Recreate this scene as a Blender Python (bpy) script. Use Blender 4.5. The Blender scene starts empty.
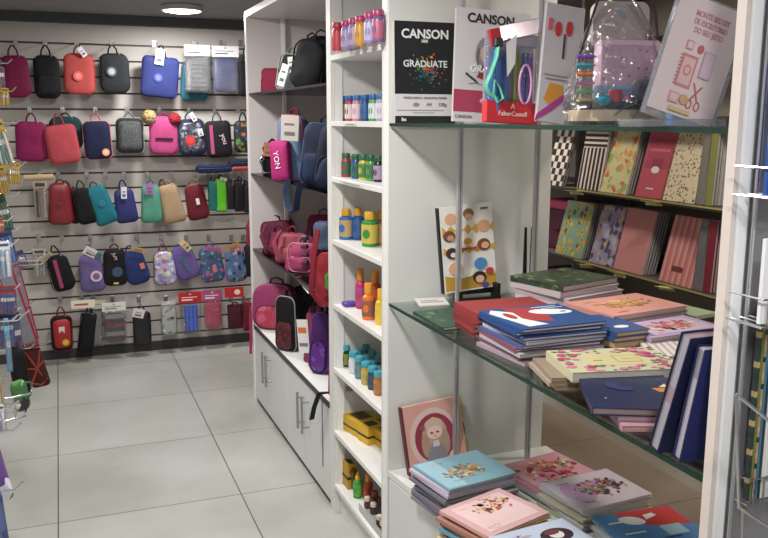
import bpy, math, random
from mathutils import Vector, Matrix, Euler, noise
PI = math.pi
SC = bpy.context.scene
COL = SC.collection
R = math.radians
random.seed(7)

# ------------------------------------------------------------------ camera
FPX = 837.17; YAW = R(21.03); PIT = R(10.11); ROL = R(0.106); EYE = Vector((0, 0, 1.5))
_f = Vector((math.sin(YAW)*math.cos(PIT), math.cos(YAW)*math.cos(PIT), -math.sin(PIT)))
_r0 = Vector((math.cos(YAW), -math.sin(YAW), 0)); _u0 = _r0.cross(_f)
_r = math.cos(ROL)*_r0 + math.sin(ROL)*_u0
_u = -math.sin(ROL)*_r0 + math.cos(ROL)*_u0
cam = bpy.data.cameras.new('camera'); co = bpy.data.objects.new('camera', cam); COL.objects.link(co)
m = Matrix((_r, _u, -_f)).transposed().to_4x4(); m.translation = EYE
co.matrix_world = m
cam.sensor_width = 36; cam.lens = FPX/768*36; cam.clip_start = 0.02
SC.camera = co

def ray(x, y): return (x-384)/FPX*_r - (y-269)/FPX*_u + _f
def at_z(x, y, z):
    d = ray(x, y); return EYE + d*((z-EYE.z)/d.z)
def at_x(x, y, X):
    d = ray(x, y); return EYE + d*(X/d.x)
def at_y(x, y, Y):
    d = ray(x, y); return EYE + d*(Y/d.y)

# ------------------------------------------------------------------ materials
_mc = {}
def new_mat(name):
    m_ = bpy.data.materials.new(name); m_.use_nodes = True
    nt = m_.node_tree; b = nt.nodes['Principled BSDF']
    return m_, nt, b
def lin(c):
    if isinstance(c, str):
        c = c.lstrip('#'); c = [int(c[i:i+2], 16)/255 for i in (0, 2, 4)]
    return tuple(((v+.055)/1.055)**2.4 if v > .04045 else v/12.92 for v in c)+(1,)
def mat(c, rough=.6, metal=0, kind='', spec=.5):
    key = (str(c), rough, metal, kind, spec)
    if key in _mc: return _mc[key]
    m_, nt, b = new_mat('surface_'+kind+str(len(_mc)))
    b.inputs['Base Color'].default_value = lin(c); b.inputs['Roughness'].default_value = rough
    b.inputs['Metallic'].default_value = metal; b.inputs['Specular IOR Level'].default_value = spec
    tc = nt.nodes.new('ShaderNodeTexCoord'); nz = nt.nodes.new('ShaderNodeTexNoise')
    nt.links.new(tc.outputs['Object'], nz.inputs['Vector'])
    bp = nt.nodes.new('ShaderNodeBump'); nt.links.new(bp.outputs[0], b.inputs['Normal'])
    if kind == 'cloth':
        nz.inputs['Scale'].default_value = 60; nz.inputs['Detail'].default_value = 4
        bp.inputs['Strength'].default_value = .35; bp.inputs['Distance'].default_value = .004
        mx = nt.nodes.new('ShaderNodeMix'); mx.data_type = 'RGBA'; mx.blend_type = 'MULTIPLY'
        mx.inputs[0].default_value = .35; mx.inputs[6].default_value = lin(c)
        nt.links.new(nz.outputs['Color'], mx.inputs[7]); nt.links.new(mx.outputs[2], b.inputs['Base Color'])
    elif kind == 'lam':
        nz.inputs['Scale'].default_value = 3
        bp.inputs['Strength'].default_value = .03; bp.inputs['Distance'].default_value = .01
    else:
        nz.inputs['Scale'].default_value = 25
        bp.inputs['Strength'].default_value = .05; bp.inputs['Distance'].default_value = .002
    nt.links.new(nz.outputs['Fac'], bp.inputs['Height'])
    _mc[key] = m_; return m_
def dye(c):
    v = [int(c[1+i:3+i], 16)/255 for i in (0, 2, 4)]; g = sum(v)/3
    return tuple(max(0, (g+(x-g)*.95)*.88) for x in v)
def cloth(c): return mat(dye(c), .75, 0, 'cloth', .3)
def plas(c, r=.3): return mat(c, r)
def paper(c): return mat(c, .55, 0, 'paper', .35)

def node_ramp(nt, stops, interp='CONSTANT'):
    rp = nt.nodes.new('ShaderNodeValToRGB'); rp.color_ramp.interpolation = interp
    el = rp.color_ramp.elements
    while len(el) > 1: el.remove(el[-1])
    el[0].position = stops[0][0]; el[0].color = lin(stops[0][1])
    for p, c in stops[1:]:
        e = el.new(p); e.color = lin(c)
    return rp
def pattern(base, kind, cols, scale=40, rough=.4, size=.3):
    """surface prints: dots / blotch / stripes / checker / flowers / mesh"""
    key = ('pat', base, kind, tuple(cols), scale, rough, size)
    if key in _mc: return _mc[key]
    m_, nt, b = new_mat('print_'+kind+str(len(_mc)))
    b.inputs['Roughness'].default_value = rough
    tc = nt.nodes.new('ShaderNodeTexCoord'); L = nt.links.new
    def mixc(a, bb, fac):
        mx = nt.nodes.new('ShaderNodeMix'); mx.data_type = 'RGBA'
        if isinstance(a, str): mx.inputs[6].default_value = lin(a)
        else: L(a, mx.inputs[6])
        if isinstance(bb, str): mx.inputs[7].default_value = lin(bb)
        else: L(bb, mx.inputs[7])
        L(fac, mx.inputs[0]); return mx.outputs[2]
    def math_(op, a, v):
        n = nt.nodes.new('ShaderNodeMath'); n.operation = op
        L(a, n.inputs[0])
        if isinstance(v, (int, float)): n.inputs[1].default_value = v
        else: L(v, n.inputs[1])
        return n.outputs[0]
    if kind in ('dots', 'flowers', 'blotch'):
        vo = nt.nodes.new('ShaderNodeTexVoronoi'); vo.inputs['Scale'].default_value = scale
        if kind == 'dots': vo.inputs['Randomness'].default_value = .35
        vec = tc.outputs['Object']
        if kind == 'blotch':
            nz = nt.nodes.new('ShaderNodeTexNoise'); nz.inputs['Scale'].default_value = scale*1.2
            L(tc.outputs['Object'], nz.inputs['Vector'])
            va = nt.nodes.new('ShaderNodeVectorMath'); va.operation = 'MULTIPLY_ADD'
            L(nz.outputs['Color'], va.inputs[0]); va.inputs[1].default_value = (1.2/scale,)*3
            L(tc.outputs['Object'], va.inputs[2]); vec = va.outputs[0]
        L(vec, vo.inputs['Vector'])
        sep = nt.nodes.new('ShaderNodeSeparateColor'); L(vo.outputs['Color'], sep.inputs[0])
        n = len(cols)
        rp = node_ramp(nt, [(i/n, c) for i, c in enumerate(cols)]); L(sep.outputs[0], rp.inputs[0])
        lt = math_('LESS_THAN', vo.outputs['Distance'], size)
        colr = mixc(base, rp.outputs[0], lt)
        if kind == 'flowers':
            lt2 = math_('LESS_THAN', vo.outputs['Distance'], size*.42)
            colr = mixc(colr, cols[-1], lt2)
        L(colr, b.inputs['Base Color'])
    elif kind in ('stripes', 'hstripes'):
        sx = nt.nodes.new('ShaderNodeSeparateXYZ'); L(tc.outputs['Object'], sx.inputs[0])
        v = math_('MULTIPLY', sx.outputs[0 if kind == 'stripes' else 2], scale)
        fr = math_('FRACT', v, 0)
        n = len(cols)+1
        rp = node_ramp(nt, [(0, base)]+[((i+1)/n, c) for i, c in enumerate(cols)]); L(fr, rp.inputs[0])
        L(rp.outputs[0], b.inputs['Base Color'])
    elif kind == 'pages':
        sx = nt.nodes.new('ShaderNodeSeparateXYZ'); L(tc.outputs['Object'], sx.inputs[0])
        v = math_('MULTIPLY', sx.outputs[2], scale); fr = math_('FRACT', v, 0)
        rp = node_ramp(nt, [(0, base), (.75, cols[0])]); L(fr, rp.inputs[0]); L(rp.outputs[0], b.inputs['Base Color'])
    elif kind == 'checker':
        ck = nt.nodes.new('ShaderNodeTexChecker'); ck.inputs['Scale'].default_value = scale
        ad = nt.nodes.new('ShaderNodeVectorMath'); ad.operation = 'ADD'; ad.inputs[1].default_value = (.0101, .0101, .0101)
        L(tc.outputs['Object'], ad.inputs[0]); L(ad.outputs[0], ck.inputs['Vector'])
        ck.inputs['Color1'].default_value = lin(base); ck.inputs['Color2'].default_value = lin(cols[0])
        L(ck.outputs[0], b.inputs['Base Color'])
    _mc[key] = m_; return m_

def clear_mat(name, tint='#ffffff', gloss=.12, crinkle=0, dens=0.0, rough=.05):
    key = ('clear', name)
    if key in _mc: return _mc[key]
    m_ = bpy.data.materials.new(name); m_.use_nodes = True; nt = m_.node_tree; nt.nodes.clear()
    L = nt.links.new
    out = nt.nodes.new('ShaderNodeOutputMaterial'); tr = nt.nodes.new('ShaderNodeBsdfTransparent')
    tr.inputs[0].default_value = lin(tint)
    gl = nt.nodes.new('ShaderNodeBsdfGlossy'); gl.inputs['Roughness'].default_value = rough
    lw = nt.nodes.new('ShaderNodeLayerWeight'); lw.inputs[0].default_value = .25
    ma = nt.nodes.new('ShaderNodeMath'); ma.operation = 'MULTIPLY_ADD'; ma.inputs[1].default_value = .6; ma.inputs[2].default_value = gloss
    L(lw.outputs['Fresnel'], ma.inputs[0])
    mx = nt.nodes.new('ShaderNodeMixShader'); L(ma.outputs[0], mx.inputs[0]); L(tr.outputs[0], mx.inputs[1]); L(gl.outputs[0], mx.inputs[2])
    last = mx
    if dens:
        df = nt.nodes.new('ShaderNodeBsdfDiffuse'); df.inputs[0].default_value = lin('#e8e8ea')
        m2 = nt.nodes.new('ShaderNodeMixShader'); m2.inputs[0].default_value = dens
        L(mx.outputs[0], m2.inputs[1]); L(df.outputs[0], m2.inputs[2]); last = m2
    if crinkle:
        tc = nt.nodes.new('ShaderNodeTexCoord'); nz = nt.nodes.new('ShaderNodeTexNoise'); nz.inputs['Scale'].default_value = crinkle
        nz.inputs['Detail'].default_value = 3; nz.inputs['Distortion'].default_value = 1.5
        L(tc.outputs['Object'], nz.inputs['Vector'])
        bp = nt.nodes.new('ShaderNodeBump'); bp.inputs['Distance'].default_value = .02; bp.inputs['Strength'].default_value = .8
        L(nz.outputs['Fac'], bp.inputs['Height']); L(bp.outputs[0], gl.inputs['Normal'])
    L(last.outputs[0], out.inputs[0])
    _mc[key] = m_; return m_

WHITE = mat('#dcdbd7', .42, 0, 'lam'); WHITE2 = mat('#e9e9e6', .35, 0, 'lam')
CHROME = mat('#c9c9cc', .22, 1.0); STEEL = mat('#a9a9ab', .35, .9); BLACK = plas('#141416', .4)
GLASS = clear_mat('shelf_glass', '#edf3ef', .04); GEDGE = mat('#16332b', .12)
CLEAR = clear_mat('clear_film', '#f4f4f6', .08, 45, .03); CELLO = clear_mat('cellophane', '#f6f6fa', .10, 22, .035, .12)
ACRYL = clear_mat('acrylic', '#eef0f6', .08, 0, .12)
PAGES = pattern('#d9d3cb', 'pages', ['#a09a93'], 420, .7); GPAGES = pattern('#b9b6b5', 'pages', ['#77757a'], 380, .7)
BPAGES = pattern('#bda182', 'pages', ['#8d7359'], 380, .7); RPAGES = pattern('#caa9a6', 'pages', ['#a06c6c'], 300, .7)

# ------------------------------------------------------------------ mesh builder
class MB:
    def __init__(s): s.v = []; s.f = []; s.mi = []; s.M = Matrix.Identity(4)
    def add(s, vs, fs, mi=0):
        o = len(s.v); s.v += [s.M @ Vector(v) for v in vs]
        s.f += [[i+o for i in f] for f in fs]; s.mi += [mi]*len(fs); return s
    def box(s, x0, x1, y0, y1, z0, z1, mi=0, bev=0):
        if bev:
            b = min(bev, (x1-x0)*.45, (y1-y0)*.45, (z1-z0)*.45)
            vs = []
            for z, i in ((z0, b), (z0+b, 0), (z1-b, 0), (z1, b)):
                j = b-i
                X0, X1, Y0, Y1 = x0+i, x1-i, y0+i, y1-i
                c = b if i == 0 else 0.0
                if i: vs += [(X0, Y0, z), (X0, Y0, z), (X1, Y0, z), (X1, Y0, z), (X1, Y1, z), (X1, Y1, z), (X0, Y1, z), (X0, Y1, z)]
                else: vs += [(X0, Y0+c, z), (X0+c, Y0, z), (X1-c, Y0, z), (X1, Y0+c, z), (X1, Y1-c, z), (X1-c, Y1, z), (X0+c, Y1, z), (X0, Y1-c, z)]
            fs = []
            for k in range(3):
                for i in range(8):
                    a = k*8+i; b2 = k*8+(i+1) % 8; fs.append((a, b2, b2+8, a+8))
            fs += [tuple(range(7, -1, -1)), tuple(range(24, 32))]
            return s.add(vs, fs, mi)
        vs = [(x, y, z) for z in (z0, z1) for y in (y0, y1) for x in (x0, x1)]
        return s.add(vs, [(0, 2, 3, 1), (4, 5, 7, 6), (0, 1, 5, 4), (2, 6, 7, 3), (0, 4, 6, 2), (1, 3, 7, 5)], mi)
    def cbox(s, cx, cy, cz, w, d, h, mi=0, bev=0): return s.box(cx-w/2, cx+w/2, cy-d/2, cy+d/2, cz-h/2, cz+h/2, mi, bev)
    def tube(s, pts, r, n=8, mi=0, closed=False, flat=1.0):
        pts = [Vector(p) for p in pts]; N = len(pts); rings = []
        up = Vector((0, 0, 1)); prev = None
        for i, p in enumerate(pts):
            if closed: t = pts[(i+1) % N]-pts[i-1]
            else: t = pts[min(i+1, N-1)]-pts[max(i-1, 0)]
            t.normalize()
            if prev is None:
                a = t.cross(up)
                if a.length < .1: a = t.cross(Vector((1, 0, 0)))
            else: a = prev-t*prev.dot(t)
            if a.length < 1e-6: a = t.cross(Vector((0, 1, 0)))
            a.normalize(); prev = a; b = t.cross(a)
            rr = r[i] if isinstance(r, (list, tuple)) else r
            rings.append([p+a*rr*math.cos(2*PI*k/n)+b*rr*flat*math.sin(2*PI*k/n) for k in range(n)])
        vs = [v for q in rings for v in q]; fs = []
        for i in range(N if closed else N-1):
            for k in range(n):
                a0 = i*n+k; a1 = i*n+(k+1) % n; j = ((i+1) % N)*n
                fs.append((a0, a1, j+(k+1) % n, j+k))
        if not closed: fs += [tuple(range(n-1, -1, -1)), tuple((N-1)*n+k for k in range(n))]
        return s.add(vs, fs, mi)
    def lathe(s, prof, n=20, mi=0, c=(0, 0, 0)):
        vs = []; fs = []
        for r, z in prof:
            for k in range(n): vs.append((c[0]+r*math.cos(2*PI*k/n), c[1]+r*math.sin(2*PI*k/n), c[2]+z))
        for i in range(len(prof)-1):
            for k in range(n):
                a = i*n+k; b = i*n+(k+1) % n; fs.append((a, b, b+n, a+n))
        fs += [tuple(range(n-1, -1, -1)), tuple((len(prof)-1)*n+k for k in range(n))]
        return s.add(vs, fs, mi)
    def prism(s, pts, y0, y1, mi=0):
        """outline in XZ extruded along Y (y0 the front)"""
        n = len(pts); vs = [(x, y0, z) for x, z in pts]+[(x, y1, z) for x, z in pts]
        fs = [tuple(range(n)), tuple(range(2*n-1, n-1, -1))]+[(i, i+n, (i+1) % n+n, (i+1) % n) for i in range(n)]
        return s.add(vs, fs, mi)
    def pillow(s, w, h, d, rad, edge=None, taper=0, wr=.004, seed=0, mi=0, z0=0, pw=4, n=48):
        """soft rounded bag, base at z0, front towards -Y"""
        if edge is None: edge = d*.45
        out = outline(w, h, rad, n, taper)
        ss = [1, .985, .94, .84, .68, .48, .25]; vs = []; fs = []
        def P(x, z, q, sg):
            y = edge/2+(d-edge)/2*(1-q**pw)**.6
            if q > .99: y -= min(edge*.12, .004)
            nn = noise.noise(Vector((x*14+seed*3.1, z*14, sg*5+seed)))*wr*(1-q**6)
            xx = x+noise.noise(Vector((z*9, seed*2.7, 3)))*wr*1.5
            return (xx, sg*(y+nn), z0+h/2+z)
        for sg in (-1, 1):
            for q in ss:
                for x, z in out: vs.append(P(x*q, z*q, q, sg))
            vs.append(P(0, 0, 0, sg))
        K = len(ss)*n+1
        for g in (0, 1):
            o = g*K
            for i in range(len(ss)-1):
                for k in range(n):
                    f = (o+i*n+k, o+i*n+(k+1) % n, o+(i+1)*n+(k+1) % n, o+(i+1)*n+k); fs.append(f if g == 0 else f[::-1])
            for k in range(n):
                f = (o+(len(ss)-1)*n+k, o+(len(ss)-1)*n+(k+1) % n, o+K-1); fs.append(f if g == 0 else f[::-1])
        for k in range(n): fs.append((k, K+k, K+(k+1) % n, (k+1) % n))
        return s.add(vs, fs, mi)
    def build(s, name, mats, parent=None, smooth=30):
        me = bpy.data.meshes.new(name); me.from_pydata([tuple(v) for v in s.v], [], s.f)
        if not isinstance(mats, (list, tuple)): mats = [mats]
        for m_ in mats: me.materials.append(m_)
        if len(mats) > 1: me.polygons.foreach_set('material_index', s.mi)
        me.validate(); me.update()
        if smooth:
            me.polygons.foreach_set('use_smooth', [True]*len(me.polygons)); me.set_sharp_from_angle(angle=R(smooth))
        o = bpy.data.objects.new(name, me); COL.objects.link(o)
        if parent: o.parent = parent
        return o
def outline(w, h, rad, n=48, taper=0):
    """rounded rectangle, centred, counter-clockwise seen from the front"""
    rad = min(rad, w*.499, h*.499); pts = []; q = n//4
    for cx, cz, a0 in ((w/2-rad, h/2-rad, 0), (-w/2+rad, h/2-rad, 90), (-w/2+rad, -h/2+rad, 180), (w/2-rad, -h/2+rad, 270)):
        for k in range(q):
            a = R(a0+90*k/(q-1)); pts.append((cx+rad*math.cos(a), cz+rad*math.sin(a)))
    return [(x*(1-taper*(z/h)), z) for x, z in pts]
def ell(cx, cz, rx, rz, n=20, a=0):
    return [(cx+rx*math.cos(t)*math.cos(a)-rz*math.sin(t)*math.sin(a), cz+rx*math.cos(t)*math.sin(a)+rz*math.sin(t)*math.cos(a)) for t in [2*PI*k/n for k in range(n)]]

def tag(o, label, cat, group=None):
    o['label'] = label; o['category'] = cat
    if group: o['group'] = group
    return o
def thing(name, label, cat, loc=(0, 0, 0), rot=(0, 0, 0), group=None):
    o = bpy.data.objects.new(name, None); COL.objects.link(o); o.empty_display_size = .05
    o.location = loc; o.rotation_euler = rot
    return tag(o, label, cat, group)
def struct(name, mb, mats, smooth=0):
    o = mb.build(name, mats, None, smooth); o['kind'] = 'structure'; return o
def text(s_, size, name, m_, parent, loc, rot=(PI/2, 0, 0), depth=.0004, bold=0, align='CENTER', mirror=False, shear=0, sx=1):
    cu = bpy.data.curves.new('t', 'FONT'); cu.body = s_; cu.size = size; cu.extrude = depth; cu.align_x = align; cu.align_y = 'CENTER'
    cu.offset = bold; cu.shear = shear; cu.resolution_u = 3
    o = bpy.data.objects.new('t', cu); COL.objects.link(o)
    me = bpy.data.meshes.new_from_object(o); bpy.data.objects.remove(o); bpy.data.curves.remove(cu)
    me.transform(Matrix.Diagonal((-sx if mirror else sx, 1, 1, 1)))
    me.materials.clear(); me.materials.append(m_)
    t = bpy.data.objects.new(name, me); COL.objects.link(t); t.parent = parent; t.location = loc; t.rotation_euler = rot
    return t
ORD = ['zeroth', 'first', 'second', 'third', 'fourth', 'fifth', 'sixth', 'seventh', 'eighth', 'ninth', 'tenth', 'eleventh', 'twelfth', 'thirteenth', 'fourteenth']

# ------------------------------------------------------------------ the room
XL, XR, YB, YF, ZC = -.47, 2.95, 5.54, -1.6, 2.125
# floor of square tiles
fm, nt, b = new_mat('floor_tiles'); L = nt.links.new
tc = nt.nodes.new('ShaderNodeTexCoord'); mp = nt.nodes.new('ShaderNodeMapping')
mp.inputs['Location'].default_value = (.09/.695+10, -3.21/.695+10, 0); mp.inputs['Scale'].default_value = (1/.695, 1/.69, 1)
br = nt.nodes.new('ShaderNodeTexBrick'); br.offset = 0; br.squash = 1
for k, v in (('Scale', 1), ('Mortar Size', .0035), ('Mortar Smooth', .1), ('Brick Width', 1), ('Row Height', 1), ('Bias', 0)): br.inputs[k].default_value = v
br.inputs['Color1'].default_value = lin('#b9bbb6'); br.inputs['Color2'].default_value = lin('#bfc1bc'); br.inputs['Mortar'].default_value = lin('#5e5c58')
L(tc.outputs['Object'], mp.inputs[0]); L(mp.outputs[0], br.inputs['Vector'])
nz = nt.nodes.new('ShaderNodeTexNoise'); nz.inputs['Scale'].default_value = 1.6; nz.inputs['Detail'].default_value = 6; L(tc.outputs['Object'], nz.inputs['Vector'])
rp = node_ramp(nt, [(.3, '#d5d5d0'), (.7, '#ffffff')], 'LINEAR'); L(nz.outputs['Fac'], rp.inputs[0])
mx = nt.nodes.new('ShaderNodeMix'); mx.data_type = 'RGBA'; mx.blend_type = 'MULTIPLY'; mx.inputs[0].default_value = 1
L(br.outputs[0], mx.inputs[6]); L(rp.outputs[0], mx.inputs[7]); L(mx.outputs[2], b.inputs['Base Color'])
b.inputs['Roughness'].default_value = .3
struct('floor', MB().box(XL-.1, 1.5, YF, YB+.1, -.05, 0), fm)
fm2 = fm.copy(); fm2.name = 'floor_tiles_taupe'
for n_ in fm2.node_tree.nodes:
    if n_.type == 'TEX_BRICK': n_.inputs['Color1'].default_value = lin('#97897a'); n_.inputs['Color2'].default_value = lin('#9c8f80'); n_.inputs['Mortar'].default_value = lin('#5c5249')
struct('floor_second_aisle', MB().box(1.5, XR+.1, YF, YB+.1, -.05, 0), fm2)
struct('ceiling', MB().box(XL-.1, XR+.1, YF, YB+.1, ZC, ZC+.08), mat('#8c8c90', .8, 0, 'ceil'))
struct('dark_band_ceiling_back', MB().box(XL, XR, YB-.03, YB-.001, 2.065, ZC), mat('#4f5054', .7))  # dark grey band between the top slat and the ceiling
SLAT = mat('#bdb8b1', .5, 0, 'lam'); GROOVE = mat('#4b3a33', .45)
PITCH = .0972
def slats(mb, wall, a0, a1):
    z = 1.954-.0972*20+.006
    if wall == 'back': mb.box(a0, a1, YB+.012, YB+.05, 0, 2.066, 1)
    else: mb.box(XL-.05, XL-.012, a0, a1, 0, 2.066, 1)
    k = 0; edges = [1.954-PITCH*i for i in range(21)][::-1]
    zz = [0]+edges
    for lo, hi in zip(zz, zz[1:]+[2.066]):
        hi2 = hi-.012 if hi < 2.06 else hi
        if hi2-lo < .01: continue
        if wall == 'back': mb.box(a0, a1, YB, YB+.012, max(lo, 0), hi2, 0)
        else: mb.box(XL-.012, XL, a0, a1, max(lo, 0), hi2, 0)
m_ = MB(); slats(m_, 'back', XL-.05, XR); struct('wall_back', m_, [SLAT, GROOVE])
struct('foot_shade_back', MB().box(XL, XR, YB-.012, YB, 0, .06), mat('#3b3a3a', .6))  # dark strip painted in for the shade along the foot of the wall
m_ = MB(); slats(m_, 'left', YF, YB); struct('wall_left', m_, [SLAT, GROOVE])
struct('wall_right', MB().box(XR, XR+.1, YF, YB, 0, ZC), mat('#b4aea6', .7))

# lamps
def ceiling_lamp(x, y, label, watts, warm=False):
    t = thing('ceiling_lamp', label, 'ceiling lamp', (x, y, ZC-.022), group=None)
    MB().lathe([(.10, .021), (.112, .018), (.114, -.006), (.105, -.010), (.10, -.009)], 40).build('frame', mat('#b9b9bb', .4), t)
    em, nt_, b_ = new_mat('lamp_face'); b_.inputs['Emission Color'].default_value = (1, .98, .95, 1); b_.inputs['Emission Strength'].default_value = 9
    b_.inputs['Base Color'].default_value = (.9, .9, .9, 1)
    MB().lathe([(.099, .003), (.103, -.010), (.06, -.018), (.02, -.020)], 40).build('diffuser', em, t)
    l = bpy.data.lights.new('lamp_light', 'AREA'); l.shape = 'DISK'; l.size = .2; l.energy = watts; l.color = (1, .88, .76) if warm else (1, .975, .95)
    lo = bpy.data.objects.new('lamp_light', l); COL.objects.link(lo); lo.location = (x, y, ZC-.048)
LP = at_z(182, 9.5, ZC-.022)
ceiling_lamp(LP.x, LP.y, 'round white ceiling lamp glowing above the back slat wall', 24)

# ------------------------------------------------------------------ shelving units
UX0, UX1 = .91, 1.47
# unit A: backpacks
t = thing('backpack_shelf_unit', 'white open shelf unit full of school backpacks with cabinet doors below', 'shelf unit', (UX0, 3.6, 0))
def at_local(t_): return Matrix.Translation(-Vector(t_.location))
def P(t_, name, mats, fn, smooth=0, parent=None):
    mb = MB(); mb.M = at_local(t_); fn(mb); return mb.build(name, mats, parent or t_, smooth)
PINKW = mat('#cfc7c5', .5, 0, 'lam')
P(t, 'side_panel', PINKW, lambda m: m.box(UX0, UX1, 4.28, 4.31, 0, 2.03))
P(t, 'side_panel', WHITE, lambda m: m.box(UX0, UX1, 2.92, 2.945, 0, 2.12))
P(t, 'back_panel', PINKW, lambda m: m.box(UX1, UX1+.015, 2.92, 4.31, 0, 2.03))
P(t, 'top_panel', WHITE2, lambda m: m.box(UX0, UX1, 2.945, 4.28, 2.0, 2.03))
P(t, 'edge_strip', WHITE2, lambda m: m.box(UX0-.006, UX0, 4.28, 4.31, 0, 2.03)); 
P(t, 'edge_strip', WHITE2, lambda m: m.box(UX0-.006, UX0, 2.945, 4.28, 2.0, 2.03))
for z in (1.63, 1.229, .838):
    P(t, 'glass_shelf', [clear_mat('dark_glass', '#9a9a9e', .08), mat('#2b2b2e', .3)], lambda m: (m.box(UX0+.004, UX1-.01, 2.95, 4.275, z-.008, z, 0), m.box(UX0, UX0+.003, 2.95, 4.275, z-.009, z, 1)))
for x in (1.085,): P(t, 'slotted_upright', WHITE2, lambda m: m.box(x-.009, x+.009, 4.235, 4.255, .43, 2.0))
P(t, 'worktop', [WHITE2, mat('#3a3a3c', .5)], lambda m: (m.box(UX0, UX1, 2.945, 4.28, .412, .43, 0), m.box(UX0-.004, UX0, 2.945, 4.28, .408, .43, 1)))
P(t, 'cabinet_body', WHITE, lambda m: m.box(UX0+.02, UX1, 2.945, 4.28, .03, .41))
P(t, 'plinth', mat('#2e2e30', .6), lambda m: m.box(UX0+.022, UX1, 2.945, 4.28, 0, .03))
for i in range(4):
    y1 = 4.28-.3337*i; y0 = y1-.3337
    d = P(t, 'door', mat('#d6d8d8', .35, 0, 'lam'), lambda m: m.box(UX0, UX0+.018, y0+.002, y1-.002, .028, .406, 0, .002))
    hy = y0+.035 if i % 2 == 0 else y1-.035
    def hd(m):
        m.tube([(UX0-.03, hy, .20), (UX0-.03, hy, .36)], .0055, 10)
        for z in (.225, .335): m.tube([(UX0-.03, hy, z), (UX0, hy, z)], .004, 8)
    h_ = P(t, 'handle', STEEL, hd, 30, d)

# unit B: paints
t = thing('paint_shelf_unit', 'narrow white shelf unit of paint jars between backpacks and glass shelves', 'shelf unit', (UX0, 2.64, 0))
P(t, 'side_panel', WHITE, lambda m: m.box(UX0, 1.40, 2.895, 2.919, 0, 2.12))
P(t, 'side_panel', WHITE, lambda m: m.box(UX0, 1.40, 2.362, 2.386, 0, 2.12))
P(t, 'back_panel', mat('#c8c5c1', .5, 0, 'lam'), lambda m: m.box(1.385, 1.40, 2.386, 2.895, .1, 2.12))
P(t, 'inner_strip', WHITE2, lambda m: m.box(UX0+.012, .95, 2.885, 2.895, .12, 2.12))
for z in (1.722, 1.495, 1.297, 1.07, .83, .585, .337, .12):
    P(t, 'shelf', mat('#e3e2df', .35, 0, 'lam'), lambda m: m.box(UX0, 1.385, 2.386, 2.895, z-.018, z, 0, .001))
P(t, 'plinth', WHITE, lambda m: m.box(UX0+.02, 1.385, 2.386, 2.895, 0, .10))
P(t, 'door_hinge', STEEL, lambda m: (m.tube([(.975, 2.893, .50), (.975, 2.876, .50)], .012, 14), m.box(.955, .998, 2.872, 2.88, .492, .508)), 30)

# unit C: glass shelves
CZ = .405
t = thing('glass_display_unit', 'white display unit with green edged glass shelves stacked with notebooks', 'shelf unit', (UX0, 1.6, 0))
P(t, 'side_panel', mat('#d3d4d0', .42, 0, 'lam'), lambda m: m.box(UX0, UX1, 2.33, 2.361, 0, 2.12))
P(t, 'edge_strip', WHITE2, lambda m: m.box(UX0-.005, UX0, 2.335, 2.361, 0, 2.12))
P(t, 'side_panel', mat('#d0d4da', .3, 0, 'lam'), lambda m: m.box(UX0+.003, UX1, .950, .968, 0, 2.12))
P(t, 'edge_strip', mat('#d8cdc6', .5), lambda m: m.box(UX0-.004, UX0+.003, .950, .968, 0, 2.12))
for z in (1.490, .949):
    P(t, 'glass_shelf', [GLASS, GEDGE], lambda m: (m.box(UX0+.003, UX1+.06, .97, 2.325, z-.009, z, 0), m.box(UX0, UX0+.0028, .97, 2.325, z-.009, z, 1)))
for x, y in ((1.112, 2.262), (1.376, 2.262)):
    P(t, 'slotted_upright', [mat('#b7b7b9', .35, .5), mat('#6b6b6e', .5)], lambda m: (m.box(x-.0075, x+.0075, y-.006, y+.006, CZ, 2.12, 0), m.box(x-.001, x+.001, y-.0066, y-.006, CZ, 2.12, 1)))
def trap(m, z0, z1, ins=0, mi=0):
    m.add([(UX0+ins, 2.329, z0), (UX1+.02, 2.329, z0), (UX1+.02, .97, z0), (1.055+ins, .97, z0), (UX0+ins, 2.329, z1), (UX1+.02, 2.329, z1), (UX1+.02, .97, z1), (1.055+ins, .97, z1)],
          [(0, 1, 2, 3), (7, 6, 5, 4), (0, 4, 5, 1), (1, 5, 6, 2), (2, 6, 7, 3), (3, 7, 4, 0)], mi)
P(t, 'worktop', mat('#d9dad7', .4, 0, 'lam'), lambda m: trap(m, CZ-.02, CZ))
P(t, 'cabinet_body', WHITE, lambda m: trap(m, .06, CZ-.02, .022))
P(t, 'plinth', mat('#8d8b88', .6), lambda m: trap(m, 0, .06, .04))
ang = math.atan2(.145, 1.359)
for i in range(3):
    a = 2.325-.453*i
    mb = MB(); mb.M = at_local(t) @ Matrix.Translation((UX0+.145*(2.329-a)/1.359, a, 0)) @ Matrix.Rotation(ang, 4, 'Z')
    mb.box(0, .018, -.452, -.002, .065, CZ-.024, 0, .002)
    d = mb.build('door', mat('#d2d4d3', .35, 0, 'lam'), t, 0)
    mb = MB(); mb.M = at_local(t) @ Matrix.Translation((UX0+.145*(2.329-a)/1.359, a, 0)) @ Matrix.Rotation(ang, 4, 'Z')
    hy = -.412 if i % 2 == 0 else -.04
    mb.tube([(-.03, hy, .19), (-.03, hy, .345)], .006, 10)
    for z in (.215, .32): mb.tube([(-.03, hy, z), (0, hy, z)], .004, 8)
    mb.build('handle', STEEL, d)

P(t, 'corner_profile', mat('#f2f3f5', .25), lambda m: m.box(UX0+.003, UX0+.022, .944, .9498, 0, 2.12, 0, .001))
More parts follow.
